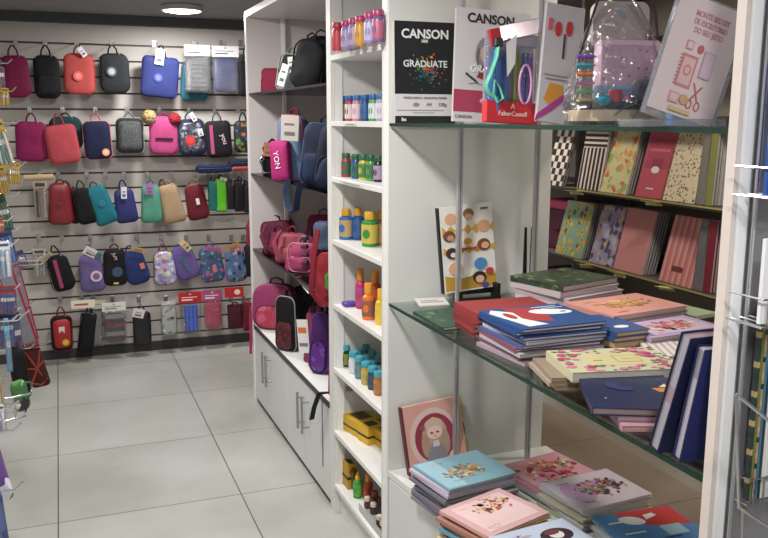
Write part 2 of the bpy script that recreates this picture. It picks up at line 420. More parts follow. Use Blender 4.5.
# far unit: notebooks
FX = 2.36
t = thing('notebook_shelf_unit', 'tall shelf wall of leaning notebooks across the aisle behind glass shelves', 'shelf unit', (FX, 2.9, 0))
FGREY = mat('#a39c93', .55, 0, 'lam')
for y in (1.2, 3.75, 5.3): P(t, 'side_panel', FGREY, lambda m: m.box(FX if y != 3.75 else 2.52, 2.86, y-.012, y+.012, .09, 2.1))
P(t, 'back_panel', FGREY, lambda m: m.box(2.86, 2.875, 1.2, 5.3, .09, 2.1))
P(t, 'plinth', mat('#d8d4cc', .5), lambda m: m.box(FX, 2.86, 1.2, 5.3, 0, .088))
for z in (1.86, 1.515, 1.165, .818, .47, .12):
    s_ = P(t, 'shelf', [mat('#5d5852', .5), mat('#35312d', .5)], lambda m: (m.box(FX+.003, 2.86, 1.212, 5.288, z-.012, z, 0), m.box(FX, FX+.003, 1.212, 5.288, z-.014, z+.001, 1)))
    if z in (1.165, .818):
        P(t, 'price_strip', mat('#a39a5c', .5), lambda m: m.box(FX-.002, FX, 1.25, 3.5, z-.006, z+.001), 0, s_)

# ------------------------------------------------------------------ wall hooks and hanging cases
HG = 'chrome hooks on the back slat wall'
def hook(x, z, tip_y, label, name='display_hook'):
    t = thing(name, label, 'hook', (x, YB, z), group=HG)
    MB().box(-.013, .013, -.004, -.0005, -.032, .010, 0, .002).build('back_plate', STEEL, t)
    d = tip_y-YB
    MB().tube([(0, -.003, -.005), (0, d*.5, -.02), (0, d+.02, -.034), (0, d, -.030), (0, d-.006, -.012)], .0022, 8).build('prong', CHROME, t, 40)
    return t
def strap_pts(pts): return [Vector(p) for p in pts]
def zip_case(label, cat, x, y, z0, w, h, d, col, zc, loop_h, rot=(0, 0, 0), rad=.04, name='pencil_case', front=None, extras=(), seed=0, taper=0, matl=None, wr=.004, pocket=None, group=None, puller='#8f8f92'):
    """hanging zip case; origin at its lowest edge"""
    if group is None: group = 'zip cases hanging on the back wall'
    t = thing(name, label, cat, (x, y, z0), rot, group)
    body = matl or cloth(col)
    MB().pillow(w, h, d, rad, seed=seed, taper=taper, wr=wr).build('body', body, t, 60)
    o = outline(w+.002, h+.002, rad, 48, taper)
    mb = MB(); mb.tube([(px, -d*.17, h/2+pz) for px, pz in o], .0028, 6, closed=True); mb.build('zipper', plas(zc, .45), t, 60)
    mb = MB(); mb.box(w*.2, w*.2+.007, -d*.17-.008, -d*.17-.003, h-.034, h-.004, 0, .001); mb.tube([(w*.2+.0035, -d*.17-.004, h-.004), (w*.2+.0035, -d*.17-.008, h+.002)], .003, 6)
    mb.build('zip_puller', plas(puller, .3), t)
    if loop_h > .004:
        lw = min(.028, w*.2)
        mb = MB(); mb.tube([(-lw, 0, h-.008), (-lw*.8, 0, h+loop_h*.5), (-lw*.25, 0, h+loop_h*.96), (lw*.25, 0, h+loop_h*.96), (lw*.8, 0, h+loop_h*.5), (lw, 0, h-.008)], .0085, 8, flat=.55)
        mb.build('hang_loop', cloth(zc), t, 60)
    if front:   # a contrasting front panel following the outline
        mb = MB(); fo = outline(w*.86, h*.86, rad*.86, 48, taper)
        mb.M = Matrix.Translation((0, -d*.28, h/2)); n = len(fo)
        vs = [(px*q, -(d*.235)*(1-q**4)**.6-.003*(1-q**6)-.0022, pz*q) for q in (1, .94, .8, .5) for px, pz in fo]+[(0, -d*.235-.0055, 0)]
        fs = [(i*n+k, i*n+(k+1) % n, (i+1)*n+(k+1) % n, (i+1)*n+k) for i in range(3) for k in range(n)]+[(3*n+k, 3*n+(k+1) % n, 4*n) for k in range(n)]
        mb.add(vs, fs); mb.build('front_panel', front, t, 60)
    if pocket:
        mb = MB(); mb.M = Matrix.Translation((0, -d*.42, h*.08)); mb.pillow(w*.78, h*.46, d*.45, rad*.7, seed=seed+3, wr=wr); pk = mb.build('pocket', cloth(pocket), t, 60)
        mb = MB(); mb.M = Matrix.Translation((0, -d*.42, h*.08)); mb.tube([(px, -d*.1, h*.23+pz) for px, pz in outline(w*.785, h*.465, rad*.7)], .0018, 6, closed=True); mb.build('piping', plas(zc), pk, 60)
    fy = -d/2-.005
    for e in extras:
        k = e[0]
        if k == 'badge':   # cx, cz(frac), r, colours
            _, cx, cz, r, c1, c2 = e
            mb = MB(); mb.prism(ell(cx*w, cz*h, r, r, 24), fy-.002, fy+.004); bd = mb.build('badge', plas(c1, .5), t)
            mb = MB(); mb.prism(ell(cx*w, cz*h, r*.62, r*.62, 20), fy-.003, fy); mb.build('badge_center', plas(c2, .5), bd)
        elif k == 'stripe':  # x frac, width, colour, tilt
            _, cx, sw, c1 = e
            mb = MB(); mb.box(cx*w-sw/2, cx*w+sw/2, fy-.001, fy+.006, h*.1, h*.9, 0, .001); mb.build('stripe', cloth(c1), t)
        elif k == 'bar':
            _, cz, bw, c1 = e
            mb = MB(); mb.box(-bw*w/2, bw*w/2, fy-.001, fy+.006, h*cz-.006, h*cz+.006, 0, .001); mb.build('handle_bar', cloth(c1), t)
        elif k == 'swing':   # paper swing tag: x frac, z frac, w,h, colour, angle
            _, cx, cz, sw, sh, c1, a = e
            mb = MB(); mb.M = Matrix.Translation((cx*w, fy-.012, cz*h)) @ Matrix.Rotation(R(a), 4, 'Y') @ Matrix.Rotation(R(8), 4, 'X')
            mb.box(-sw/2, sw/2, -.0006, .0006, -sh/2, sh/2, 0); st = mb.build('swing_tag', paper(c1), t)
            mb = MB(); mb.M = Matrix.Translation((cx*w, fy-.0135, cz*h)) @ Matrix.Rotation(R(a), 4, 'Y') @ Matrix.Rotation(R(8), 4, 'X')
            mb.box(-sw*.28, sw*.28, -.0006, .0004, -sh*.32, -sh*.12); mb.box(-sw*.3, sw*.3, -.0006, .0004, sh*.05, sh*.12); mb.build('tag_print', paper('#6d6d72'), st)
        elif k == 'pom':
            _, cx, cz, r, c1 = e
            mb = MB(); vs = []; n = 20
            for i in range(1, n):
                for j in range(2*n):
                    th = PI*i/n; ph = PI*j/n; rr = r*(1+random.uniform(-.12, .12)); vs.append((cx*w+rr*math.sin(th)*math.cos(ph), -.01+rr*math.sin(th)*math.sin(ph), cz*h+rr*math.cos(th)))
            fs = [(i*2*n+j, (i+1)*2*n+j, (i+1)*2*n+(j+1) % (2*n), i*2*n+(j+1) % (2*n)) for i in range(n-2) for j in range(2*n)]
            vs += [(cx*w, -.01, cz*h+r), (cx*w, -.01, cz*h-r)]; a = len(vs)-2
            fs += [(a, j, (j+1) % (2*n)) for j in range(2*n)]+[(a+1, (n-2)*2*n+(j+1) % (2*n), (n-2)*2*n+j) for j in range(2*n)]
            mb.add(vs, fs); mb.build('pompom', cloth(c1), t, 60)
        elif k == 'ears':
            _, c1 = e
            for sx in (-1, 1):
                mb = MB(); mb.prism(ell(sx*w*.3, h*1.02, w*.2, w*.2, 20), -.006, .006); mb.build('ear', cloth(c1), t, 40)
        elif k == 'text':
            _, s_, size, c1, cx, cz, a = e
            text(s_, size, 'lettering', plas(c1, .5), t, (cx*w, fy-.001, cz*h), (PI/2, R(a), 0), .001)
        elif k == 'patch':
            _, cx, cz, sw, sh, c1 = e
            mb = MB(); mb.box(cx*w-sw/2, cx*w+sw/2, fy-.001, fy+.005, cz*h-sh/2, cz*h+sh/2, 0, .001); mb.build('patch', plas(c1, .5), t)
    return t
def blister(label, cat, x, y, z0, w, h, header, hc, contents, name='packaged_case', yaw=0, tilt=0, group=None, hh=.06, film=True):
    """clear bag under a printed header card; contents(parent, w, h) builds what is inside"""
    t = thing(name, label, cat, (x, y, z0), (0, R(tilt), R(yaw)), group or 'zip cases hanging on the back wall')
    mb = MB(); mb.box(-header/2, header/2, -.003, .003, h, h+hh, 0, .001); hd = mb.build('header_card', paper(hc), t)
    mb = MB(); mb.box(-header*.38, header*.1, -.0036, -.002, h+hh*.25, h+hh*.36); mb.box(-header*.38, header*.3, -.0036, -.002, h+hh*.5, h+hh*.56); mb.prism(ell(0, h+hh*.8, .006, .004, 14), -.0036, -.0031); mb.build('header_print', paper('#555459' if hc[1] in 'def' else '#f0e6e4'), hd)
    contents(t, w, h)
    if film:
        mb = MB(); mb.pillow(w, h, .03, .012, seed=len(label), wr=.006, pw=6); mb.build('clear_bag', CLEAR, t, 60)
    return t

def wall_item(px, py0, py1, wpx, hook_py, idx, Y=5.40):
    """sizes in metres of something hanging on the back wall, from where it hangs"""
    top = at_y(px, py0, Y); bot = at_y(px, py1, Y); a = at_y(px-wpx/2, (py0+py1)/2, Y); b_ = at_y(px+wpx/2, (py0+py1)/2, Y)
    zh = at_y(px, hook_py, YB).z
    return dict(x=(top.x+bot.x)/2, y=Y, z0=bot.z, w=b_.x-a.x, h=top.z-bot.z, zh=zh)

CASES = [
 # row, px, top, bottom, width px, colour, trim, rad, tilt, cat, label, kwargs
 (1, 17, 56, 97, 27, '#8e1a4e', '#6e1440', .045, -3, 'magenta upright zip case on the top row at the far left', {}),
 (1, 47, 56, 98, 25, '#17171b', '#0c0c0e', .04, 0, 'black cloth zip case between magenta and coral cases', {'pocket': '#1c1c20'}),
 (1, 79, 54, 94, 30, '#df5b56', '#b93f40', .045, 1, 'coral zip case with round embossed logo and white tag', {'extras': [('badge', -.05, .45, .028, '#d9605c', '#e88b86'), ('swing', .12, 1.05, .03, .06, '#e9e9ec', -35)]}),
 (1, 115, 54, 93, 29, '#2b2f34', '#1a1a1d', .05, -2, 'charcoal zip case with triangular handle and silver logo', {'extras': [('badge', -.1, .55, .03, '#4c4f55', '#a7abb2')]}),
 (1, 158, 57, 97, 36, '#323e86', '#242c62', .03, 5, 'large royal blue case with white swing tag, top row', {'extras': [('badge', -.06, .48, .026, '#3b4893', '#5f6dae'), ('swing', -.05, 1.0, .052, .095, '#efefef', 3)]}),
 (1, 246, 62, 96, 14, '#17181c', '#101013', .02, 0, 'black case at the right end of the top row', {}),
 (2, 31, 122, 161, 31, '#a51f62', '#7d1a4c', .04, 2, 'plain raspberry pink lunch bag in the second row', {'name': 'lunch_bag'}),
 (2, 66, 117, 150, 32, '#23484c', '#1c3a3e', .05, 0, 'dark teal case hidden behind a coral one', {'Y': 5.47, 'noh': 1}),
 (2, 65, 125, 163, 31, '#dc5560', '#c04550', .035, -7, 'coral pink lunch bag hanging over a teal case', {'name': 'lunch_bag', 'Y': 5.38}),
 (2, 98, 121, 159, 27, '#1f2550', '#e0827c', .035, -2, 'navy case with coral piping and orange sun badge', {'extras': [('badge', .27, .18, .022, '#e79a6a', '#f3c6a5')]}),
 (2, 130, 118, 153, 27, '#2c3032', '#8b9091', .035, 0, 'charcoal mesh fronted case with grey piping', {'front': pattern('#3c4041', 'dots', ['#565a5b', '#63686a'], 120, .8, .4)}),
 (2, 163, 117, 154, 28, '#d84f93', '#b23273', .045, 2, 'bright pink case with dark bar and two round ears', {'extras': [('bar', .42, .62, '#3a1c30'), ('pom', -.52, .98, .043, '#cdb07a'), ('pom', .38, .95, .038, '#b02a36')]}),
 (2, 193, 119, 155, 28, '#2a3052', '#343b63', .05, -5, 'navy rimmed clear case with red pompom inside', {'front': pattern('#43454f', 'blotch', ['#6a6c76', '#2a2c38', '#8b8d97'], 50, .15, .5), 'extras': [('badge', -.08, .42, .032, '#b22a32', '#c83a3e'), ('swing', .3, .62, .03, .045, '#e9ebee', -10), ('swing', .1, 1.06, .026, .06, '#eceef0', -25)]}),
 (2, 219, 121, 157, 25, '#1a1a20', '#4a4a50', .03, -3, 'black case with a pink lettered vertical stripe', {'extras': [('stripe', -.28, .022, '#cc5a8f'), ('text', 'you', .045, '#d9b6c6', .2, .5, 75)]}),
 (2, 243, 121, 152, 18, '#1c2226', '#131619', .035, 0, 'dark case printed with blue green and orange blots', {'matl': pattern('#1c2429', 'blotch', ['#2c5d7a', '#4f7a3c', '#a55a32', '#22292e'], 30, .6, .45)}),
 (3, 60, 183, 224, 22, '#7c1f26', '#5e161c', .035, 1, 'glossy dark red case with embossed crest', {'extras': [('badge', 0, .52, .02, '#6a1a22', '#7c1f26')], 'matl': plas('#7c1f26', .35)}),
 (3, 79, 185, 222, 16, '#5b1e2b', '#44151f', .03, -12, 'maroon case tucked behind a black one', {'Y': 5.46, 'noh': 1}),
 (3, 89, 187, 223, 20, '#17181b', '#3f3f44', .035, -8, 'black tubular case leaning over a maroon one', {}),
 (3, 108, 184, 223, 21, '#218b9c', '#2a6a77', .025, -14, 'tilted turquoise case in the third row', {'extras': [('badge', .05, .55, .02, '#1f7d93', '#2a6ea0')]}),
 (3, 127, 189, 222, 20, '#3b3f86', '#2c2f66', .03, -4, 'indigo case with a white security tag', {'extras': [('swing', .0, .92, .034, .075, '#e6e8ee', 6)]}),
 (3, 151, 185, 222, 19, '#62b59a', '#3f8b76', .025, 0, 'mint green case with a purple hang tag', {'extras': [('swing', -.08, .92, .05, .07, '#a678b4', -3)]}),
 (3, 168, 185, 219, 14, '#6f2743', '#571d34', .025, -6, 'plum case half behind a sand coloured one', {'Y': 5.46, 'noh': 1}),
 (3, 175, 184, 222, 20, '#c9ab86', '#a08360', .025, -8, 'sand coloured box shaped case, third row', {}),
 (3, 199, 184, 219, 20, '#7a1e2f', '#8a5a38', .035, -7, 'burgundy case with small white label and tan edge', {'extras': [('patch', .05, .52, .022, .04, '#d9d4ce')]}),
 (4, 64, 254, 290, 22, '#17161b', '#2e2c33', .045, -8, 'black case with a long pink stripe, fourth row', {'extras': [('stripe', -.1, .022, '#c4507e'), ('swing', -.4, 1.05, .075, .03, '#b9a27c', -30)]}),
 (4, 93, 254, 291, 23, '#8070b0', '#6a5a98', .04, -3, 'lavender case with round checked badge and tag', {'extras': [('badge', .18, .42, .034, '#d8bcd0', '#7a5a90'), ('swing', .05, 1.1, .075, .055, '#dedbd6', 35), ('swing', .3, 1.0, .06, .04, '#2f6f7c', 35)]}),
 (4, 115, 248, 285, 23, '#1d1a20', '#5a2733', .045, 0, 'black case with blue round badge between lavender and blue', {'extras': [('badge', .08, .38, .032, '#3c4a55', '#27506e'), ('text', 'JuM', .03, '#c9c5c2', 0, .8, 75), ('patch', 0, .07, .03, .012, '#c7b45a')]}),
 (4, 140, 249, 283, 22, '#2c3f84', '#22315f', .05, -11, 'deep blue case with coral patch and kraft card', {'extras': [('patch', .3, .5, .028, .036, '#c9775f'), ('swing', .35, 1.0, .09, .03, '#b89a63', 30)]}),
 (4, 165, 251, 284, 21, '#b7a2c3', '#7d3f66', .04, -2, 'pale lilac printed case with red and white motifs', {'matl': pattern('#a9a5c9', 'blotch', ['#d9d4de', '#7d86b8', '#b06a7a', '#c9c07a'], 35, .25, .5)}),
 (4, 184, 246, 274, 12, '#9c4c6c', '#7c3453', .03, 0, 'rose case mostly behind the purple lettered one', {'Y': 5.46, 'noh': 1}),
 (4, 190, 244, 278, 22, '#7a66b4', '#62509c', .05, -13, 'purple case with sideways green lettering and straw card', {'extras': [('text', 'Good', .045, '#3c7f86', -.02, .5, 75), ('swing', .25, 1.0, .04, .085, '#d8c48a', -25)]}),
 (4, 213, 246, 281, 22, '#3c5a86', '#5a4a80', .04, -4, 'denim blue case printed with pink and teal hearts', {'matl': pattern('#3c5578', 'blotch', ['#5d86a4', '#b0587c', '#2c3c5c', '#6aa09a'], 32, .5, .4), 'extras': [('patch', .08, .38, .025, .05, '#c96a80'), ('swing', .1, .95, .10, .03, '#b2578a', 15)]}),
 (4, 236, 247, 281, 20, '#4a5f86', '#c06a94', .04, -2, 'slate blue butterfly print case with pink rim', {'matl': pattern('#4f678e', 'blotch', ['#22283e', '#7f98b8', '#c27a94'], 28, .5, .4), 'extras': [('swing', -.1, 1.05, .09, .04, '#b98a4a', -20)]}),
 (4, 248, 245, 276, 8, '#211d22', '#141216', .015, 0, 'thin black case at the right end of row four', {}),
 (5, 62, 315, 350, 21, '#23181b', '#8c2028', .035, 0, 'red and black case with a yellow button', {'front': plas('#a8222a', .5), 'extras': [('badge', .15, .25, .02, '#d2ab2c', '#e0bf45'), ('patch', 0, .62, .035, .04, '#d8d0cd')]}),
 (5, 84, 313, 352, 15, '#141418', '#0d0d0f', .012, 8, 'plain black sleeve case under a white header card', {}),
 (5, 142, 311, 344, 17, '#15151a', '#0e0e12', .03, 0, 'black case with small studs and white tag', {'matl': pattern('#15151a', 'dots', ['#3d3d48'], 70, .4, .16), 'extras': [('swing', -.2, 1.0, .07, .06, '#e2dfdc', 15)]}),
 (5, 235, 304, 327, 14, '#5a1a30', '#44121f', .012, 0, 'maroon flat case beneath a red header card', {}),
 (5, 248, 302, 330, 10, '#7b2030', '#a03a44', .012, 0, 'crimson case hanging last beside the shelf unit, bottom row', {}),
]
HOOKY = {1: 42, 2: 108, 3: 173, 4: 236, 5: 297}
ROWN = {1: 'top', 2: 'second', 3: 'third', 4: 'fourth', 5: 'bottom'}
for i, (row, px, y0, y1, w, c, zc, rad, tilt, lab, kw) in enumerate(CASES):
    kw = dict(kw); kw.setdefault('taper', {3: .22, 4: .18}.get(row, 0)); kw.setdefault('wr', .006); Y = kw.pop('Y', 5.40); noh = kw.pop('noh', 0)
    g = wall_item(px, y0, y1, w, HOOKY[row], i, Y)
    lh = max(.014, g['zh']-.030-(g['z0']+g['h']))
    zip_case(lab, 'lunch bag' if 'lunch' in lab else 'pencil case', g['x'], g['y'], g['z0'], g['w'], g['h'], .055 if not noh else .04, c, zc, lh, (R(2), R(tilt*(1.35 if row in (3, 4) else 1)), 0), rad, seed=i, **kw)
    if not noh: hook(g['x'], g['zh'], Y-.02, 'chrome prong hook holding the '+lab.split(' in the ')[0].split(',')[0].replace(' on the top row at the far left', ' at top far left'))

def inner_case(c, zc='#333338', sl=None):
    def f(t, w, h):
        mb = MB(); mb.M = Matrix.Translation((0, 0, .012)); mb.pillow(w*.86, h*.9, .024, .03, wr=.003); b_ = mb.build('inner_case', c if not isinstance(c, str) else cloth(c), t, 60)
        mb = MB(); mb.tube([(px, -.005, .012+h*.45+pz) for px, pz in outline(w*.865, h*.905, .03)], .0025, 6, closed=True); mb.build('zipper', plas(zc), b_, 60)
        if sl:
            for k in range(6):
                mb = MB(); zz = h*(.15+.12*k); mb.box(-w*.28, w*.28, -.0165, -.010, zz, zz+.004, 0, .001); mb.build('quilt_line', cloth(sl), b_)
    return f
def wb(px, y0, y1, w, hdr, hc, cont, lab, row, hh_px, Y=5.40, hkx=True, tilt=0, name='packaged_case'):
    g = wall_item(px, y0, y1, w, HOOKY[row], 0, Y)
    blister(lab, 'pencil case', g['x'], g['y'], g['z0'], g['w'], g['h'], hdr/w*g['w'], hc, cont, hh=hh_px*.0061, tilt=tilt, name=name)
    if hkx: hook(g['x'], g['zh'], Y-.02, 'chrome prong hook holding the '+lab.split(' with ')[0])
wb(198, 56, 93, 27, 26, '#dcdcda', inner_case('#6d7374', '#565a5c', '#5c6263'), 'grey quilted case in clear bag with white header card', 1, 11)
wb(226, 57, 94, 27, 27, '#d9d9da', inner_case('#454f86', '#3a4378'), 'blue case in clear bag with white header card', 1, 11)
g = wall_item(193, 64, 100, 26, 42, 0, 5.46)
zip_case('teal case peeking out behind the grey bagged one', 'pencil case', g['x'], g['y'], g['z0'], g['w'], g['h'], .04, '#2a7389', '#1f5c70', .03, (0, R(4), 0), .03)
wb(115, 311, 344, 23, 24, '#d6d3d0', inner_case(pattern('#7c2328', 'hstripes', ['#2c2c30', '#8a8a8c', '#343438'], 9, .5), '#55555a'), 'clear bagged case with red bottom and white header card', 5, 9)
wb(95, 309, 345, 16, 24, '#dcd8c6', inner_case('#b7aeb0', '#8d8688'), 'pale grey pouch behind black sleeve with cream header card', 5, 9, Y=5.44)
wb(169, 305, 336, 16, 14, '#aeb9ae', inner_case(pattern('#c9cfc8', 'blotch', ['#4c3c44', '#7fa08c', '#c98c8c'], 26, .4, .35), '#9aa49c'), 'white floral bagged case with pale header, bottom row', 5, 4)
def popit(t, w, h):
    mb = MB(); mb.box(-w*.33, w*.33, -.012, .004, .01, h*.95, 0, .006); b_ = mb.build('inner_case', plas('#2f55c0', .35), t)
    for r_ in range(8):
        mb = MB()
        for c_ in range(3): mb.lathe([(.008, 0), (.0065, .003), (.003, .0045)], 12, 0, (0, 0, 0)) if 0 else mb.prism(ell(-w*.2+c_*w*.2, .03+r_*(h-.05)/7.6, .0085, .0085, 12), -.0155, -.011)
        mb.build('bubble_row', plas('#4a70d8', .3), b_)
wb(191, 303, 333, 20, 23, '#b3202c', popit, 'bright blue bubble case in bag with red header card', 5, 12)
wb(213, 301, 330, 18, 20, '#a04a76', inner_case(pattern('#c42f5c', 'dots', ['#e58aa6', '#f0b6a0'], 38, .4, .3), '#b81f4c'), 'hot pink spotted pouch in bag with purple header', 5, 12)
g = wall_item(234, 287, 297, 19, 297, 0, 5.36)
t = thing('header_card', 'red header card over the maroon flat case, bottom row', 'card', (g['x'], 5.355, g['z0']), group='zip cases hanging on the back wall')
MB().box(-g['w']/2, g['w']/2, -.002, .002, 0, g['h'], 0, .001).build('card', paper('#b3242e'), t); MB().prism(ell(.02, g['h']*.5, .02, .018), -.0035, -.002).build('card_print', paper('#e6c9bd'), t)
g = wall_item(83, 300, 308, 24, 297, 0, 5.36)
t = thing('header_card', 'long cream header card over the black sleeve case', 'card', (g['x'], 5.352, g['z0']), group='zip cases hanging on the back wall')
MB().box(-g['w']/2, g['w']/2, -.002, .002, 0, g['h'], 0, .001).build('card', paper('#ddd6c0'), t); MB().box(-.05, .03, -.0035, -.002, g['h']*.4, g['h']*.6).build('card_print', paper('#a8433c'), t)
# row three right end: flat sleeves, and the flat pouches lying over them
for px, y0, y1, w, c, lab in ((213, 180, 210, 9, '#1f7c78', 'flat teal sleeve beside a lime green one'), (221, 178, 211, 10, '#6cd62c', 'flat lime green sleeve in the third row'), (231, 182, 209, 7, '#1c1c22', 'black sleeve just right of the lime green one'), (240, 180, 211, 11, '#15151a', 'wider black sleeve near the shelf unit'), (247, 184, 212, 6, '#232334', 'dark navy sleeve last in the third row')):
    g = wall_item(px, y0, y1, w, 173, 0, 5.40)
    zip_case(lab, 'pencil case', g['x'], g['y'], g['z0'], g['w'], g['h'], .03, c, '#2a2a30', .02, (0, 0, 0), .008, name='sleeve_case', wr=.001, matl=plas(c, .35), extras=[('swing', .2, .98, .04, .02, '#e8e8ea', 20)] if 'lime green sleeve in' in lab else ())
    hook(g['x'], g['zh'], 5.38, 'chrome prong hook holding the '+lab)
for px, y0, y1, w, c, lab, YY in ((214, 164, 173, 35, '#1c2550', 'long navy pouch lying flat over the lime sleeve', 5.33), (240, 159, 167, 22, '#1d2440', 'short navy pouch lying above the orange pouch', 5.33), (241, 166, 171, 20, '#c8503c', 'slim orange pouch below the short navy one', 5.32)):
    a = at_y(px-w/2, y1, YY); b_ = at_y(px+w/2, y0, YY)
    t = thing('flat_pouch', lab, 'pencil case', ((a.x+b_.x)/2, YY, a.z), (0, R(-1), 0), 'zip cases hanging on the back wall')
    ww, hh = b_.x-a.x, b_.z-a.z
    MB().pillow(ww, hh, .09, hh*.45, edge=.07, wr=.002).build('body', cloth(c), t, 60)
    MB().tube([(-ww*.45, -.046, hh*.55), (ww*.45, -.046, hh*.55)], .002, 6).build('zipper', plas('#3a4a78'), t)
# small hanging packs
def card_pack(px, y0, y1, w, row, cc, bc, lab, Y=5.41, n=3):
    g = wall_item(px, y0, y1, w, HOOKY[row], 0, Y)
    t = thing('hanging_pack', lab, 'pack', (g['x'], Y, g['z0']), (0, 0, R(random.uniform(-6, 6))), 'small packs hanging on the back wall')
    ww, hh = g['w'], g['h']
    MB().box(-ww/2, ww/2, 0, .002, 0, hh, 0, .0005).build('backing_card', paper(cc), t)
    for k in range(n):
        mb = MB(); x = (k-(n-1)/2)*ww*.26; mb.tube([(x, -.008, hh*.08), (x, -.008, hh*.7), (x, -.008, hh*.78)], [ww*.09, ww*.09, ww*.03], 10); mb.build('marker', plas(bc[k % len(bc)], .35), t)
    MB().box(-ww*.48, ww*.48, -.0165, -.0005, .004, hh*.82, 0, .004).build('blister_shell', CLEAR, t)
    MB().box(-ww*.35, ww*.35, -.002, 0, hh*.86, hh*.95).build('card_print', paper('#4a4448'), t)
    hook(g['x'], g['zh'], Y-.02, 'chrome prong hook holding the '+lab.split(' with ')[0])
card_pack(41, 181, 220, 14, 3, '#cdb9a4', ['#2e2220', '#b08a80', '#d8cdc4'], 'kraft carded set with dark and blush pens')
card_pack(40, 249, 278, 13, 4, '#b8b2ab', ['#c9c2ba', '#a8948a'], 'pale grey carded set with two markers')
g = wall_item(39, 174, 181, 26, 173, 0, 5.37)
t = thing('kraft_card_roll', 'rolled kraft card above the blush pen set', 'card', (g['x'], 5.365, g['z0']), group=None)
MB().tube([(-.08, 0, .02), (.08, 0, .024)], .018, 14).build('card', paper('#b9a27e'), t, 40)

# ------------------------------------------------------------------ paint jars and bottles
def lathe_part(name, prof, m_, parent, n=20, loc=None):
    o = MB().lathe(prof, n).build(name, m_, parent, 35)
    if loc: o.location = loc
    return o
def jar(name, label, cat, x, y, z, r, h, body, cap, lab, group, capr=.8, shoulder=.12, caph=.22, tall=False, art=None):
    t = thing(name, label, cat, (x, y, z), (0, 0, R(random.uniform(-20, 20))), group)
    hb = h*(1-caph); rc = r*capr
    prof = [(r*.9, 0), (r, h*.02), (r, hb-h*shoulder), (r*.94, hb-h*shoulder*.5), (rc*.85, hb), (rc*.85, hb+.002)]
    lathe_part('bottle', prof, plas(body, .25), t)
    if not tall: cp = [(rc, hb+.001), (rc*1.03, hb+.003), (rc*1.03, h-.004), (rc*.93, h)]
    else: cp = [(rc, hb+.001), (rc, hb+(h-hb)*.45), (rc*.62, hb+(h-hb)*.55), (rc*.5, h-.002), (rc*.42, h)]
    lathe_part('cap', cp, plas(cap, .35), t)
    l0, l1 = h*.1, hb-h*shoulder-h*.02
    lm = lathe_part('label_band', [(r+.0006, l0), (r+.0009, l0+.001), (r+.0009, l1-.001), (r+.0006, l1)], plas(lab, .45), t)
    mb = MB(); mb.M = Matrix.Rotation(R(-58), 4, 'Z')
    mb.prism(ell(0, (l0+l1)/2, r*.45, (l1-l0)*.25, 14), -r*1.04, -r*.7); mb.build('label_print', plas(art or body, .5), lm)
    return t
def jar_row(z, group, where, items, mk):
    items = sorted(items, key=lambda q: q[0])
    for i, it in enumerate(items):
        px, py = it[0], it[1]; p = at_z(px, py, z) if abs(z-1.4) > .15 else at_x(px, py, .957+.006*i)
        mk(p.x, p.y, z, it, i)
SH = {1: 'top', 2: 'second', 3: 'third', 4: 'fourth', 5: 'fifth', 6: 'sixth'}
def std(shelf, noun, cat, group, what, r, h, n_items, **kw):
    def mk(x, y, z, it, i):
        col, cap, lab, desc = it[2:6]; rr = it[6] if len(it) > 6 else r; hh = it[7] if len(it) > 7 else h
        jar(noun, desc, cat, x, y, z, rr, hh, col, cap, lab, group, **kw)
    return mk
# shelf 1: top, lilac glitter glues with pink caps
G1 = 'glitter bottles on the upper paint shelf'
jar_row(1.722, G1, '', [
 (337.5, 51, '#c23b48', '#b83a58', '#c94a55', 'small red glitter bottle at the left end of the upper paint shelf'),
 (346.5, 50, '#9a86b4', '#b8386a', '#b3a6c6', 'lilac glitter bottle second on the upper paint shelf'),
 (354, 48, '#8d7cab', '#b2346a', '#a99cc2', 'mauve glitter bottle left of the orange one, upper shelf'),
 (360.5, 46.5, '#c98a3a', '#b83a62', '#d1a24c', 'orange glitter bottle with pink cap, upper paint shelf'),
 (370, 44, '#8f7fb8', '#b5386c', '#b9b1cf', 'lavender glitter bottle right of the orange one, upper shelf'),
 (378.5, 42, '#7a5a86', '#a83a6a', '#b0607a', 'plum glitter bottle at the right end of the upper shelf')],
 std(1, 'glitter_bottle', 'bottle', G1, '', .0175, .090, 6, caph=.2, capr=.9))
G2 = 'blue capped paint jars'
jar_row(1.495, G2, '', [
 (343, 115, '#38524c', '#2c5c9a', '#4a6a5c', 'dark green paint jar with blue cap, leftmost of its shelf'),
 (349.5, 115.5, '#b8434e', '#2c62a4', '#d8d2d0', 'red and white paint jar with blue cap'),
 (357, 115.5, '#c98c9c', '#3a70ac', '#e0cdd0', 'pale pink paint jar with blue cap'),
 (365, 115, '#2c4f86', '#2c5f9e', '#37608f', 'blue paint jar with matching blue cap, middle of row'),
 (373.5, 116, '#5aa04c', '#2e64a2', '#cfd6dc', 'green and white paint jar with blue cap'),
 (380.5, 115, '#a8a4b8', '#3a6aa4', '#d4d0da', 'pale lilac paint jar with blue cap, rightmost of its shelf')],
 std(2, 'paint_jar', 'jar', G2, '', .0158, .088, 6, caph=.2, capr=.92))
G3 = 'green capped paint jars'
jar_row(1.297, G3, '', [
 (346, 174, '#b8363c', '#2f6a48', '#3e6a4c', 'red paint jar with green cap, leftmost of its shelf'),
 (356, 175.5, '#2e4f94', '#2a6244', '#38684c', 'blue paint jar with green cap'),
 (363.5, 178, '#c8b83c', '#2c6a44', '#4c7c4c', 'yellow paint jar with green cap'),
 (371, 180, '#5c9c44', '#28603f', '#3c6c44', 'leaf green paint jar with green cap'),
 (378.5, 181.5, '#23252c', '#235338', '#a08ca8', 'black paint jar with green cap and lilac label')],
 std(3, 'paint_jar', 'jar', G3, '', .0165, .085, 5, caph=.22, capr=.9))
G4 = 'large paint bottles with yellow caps'
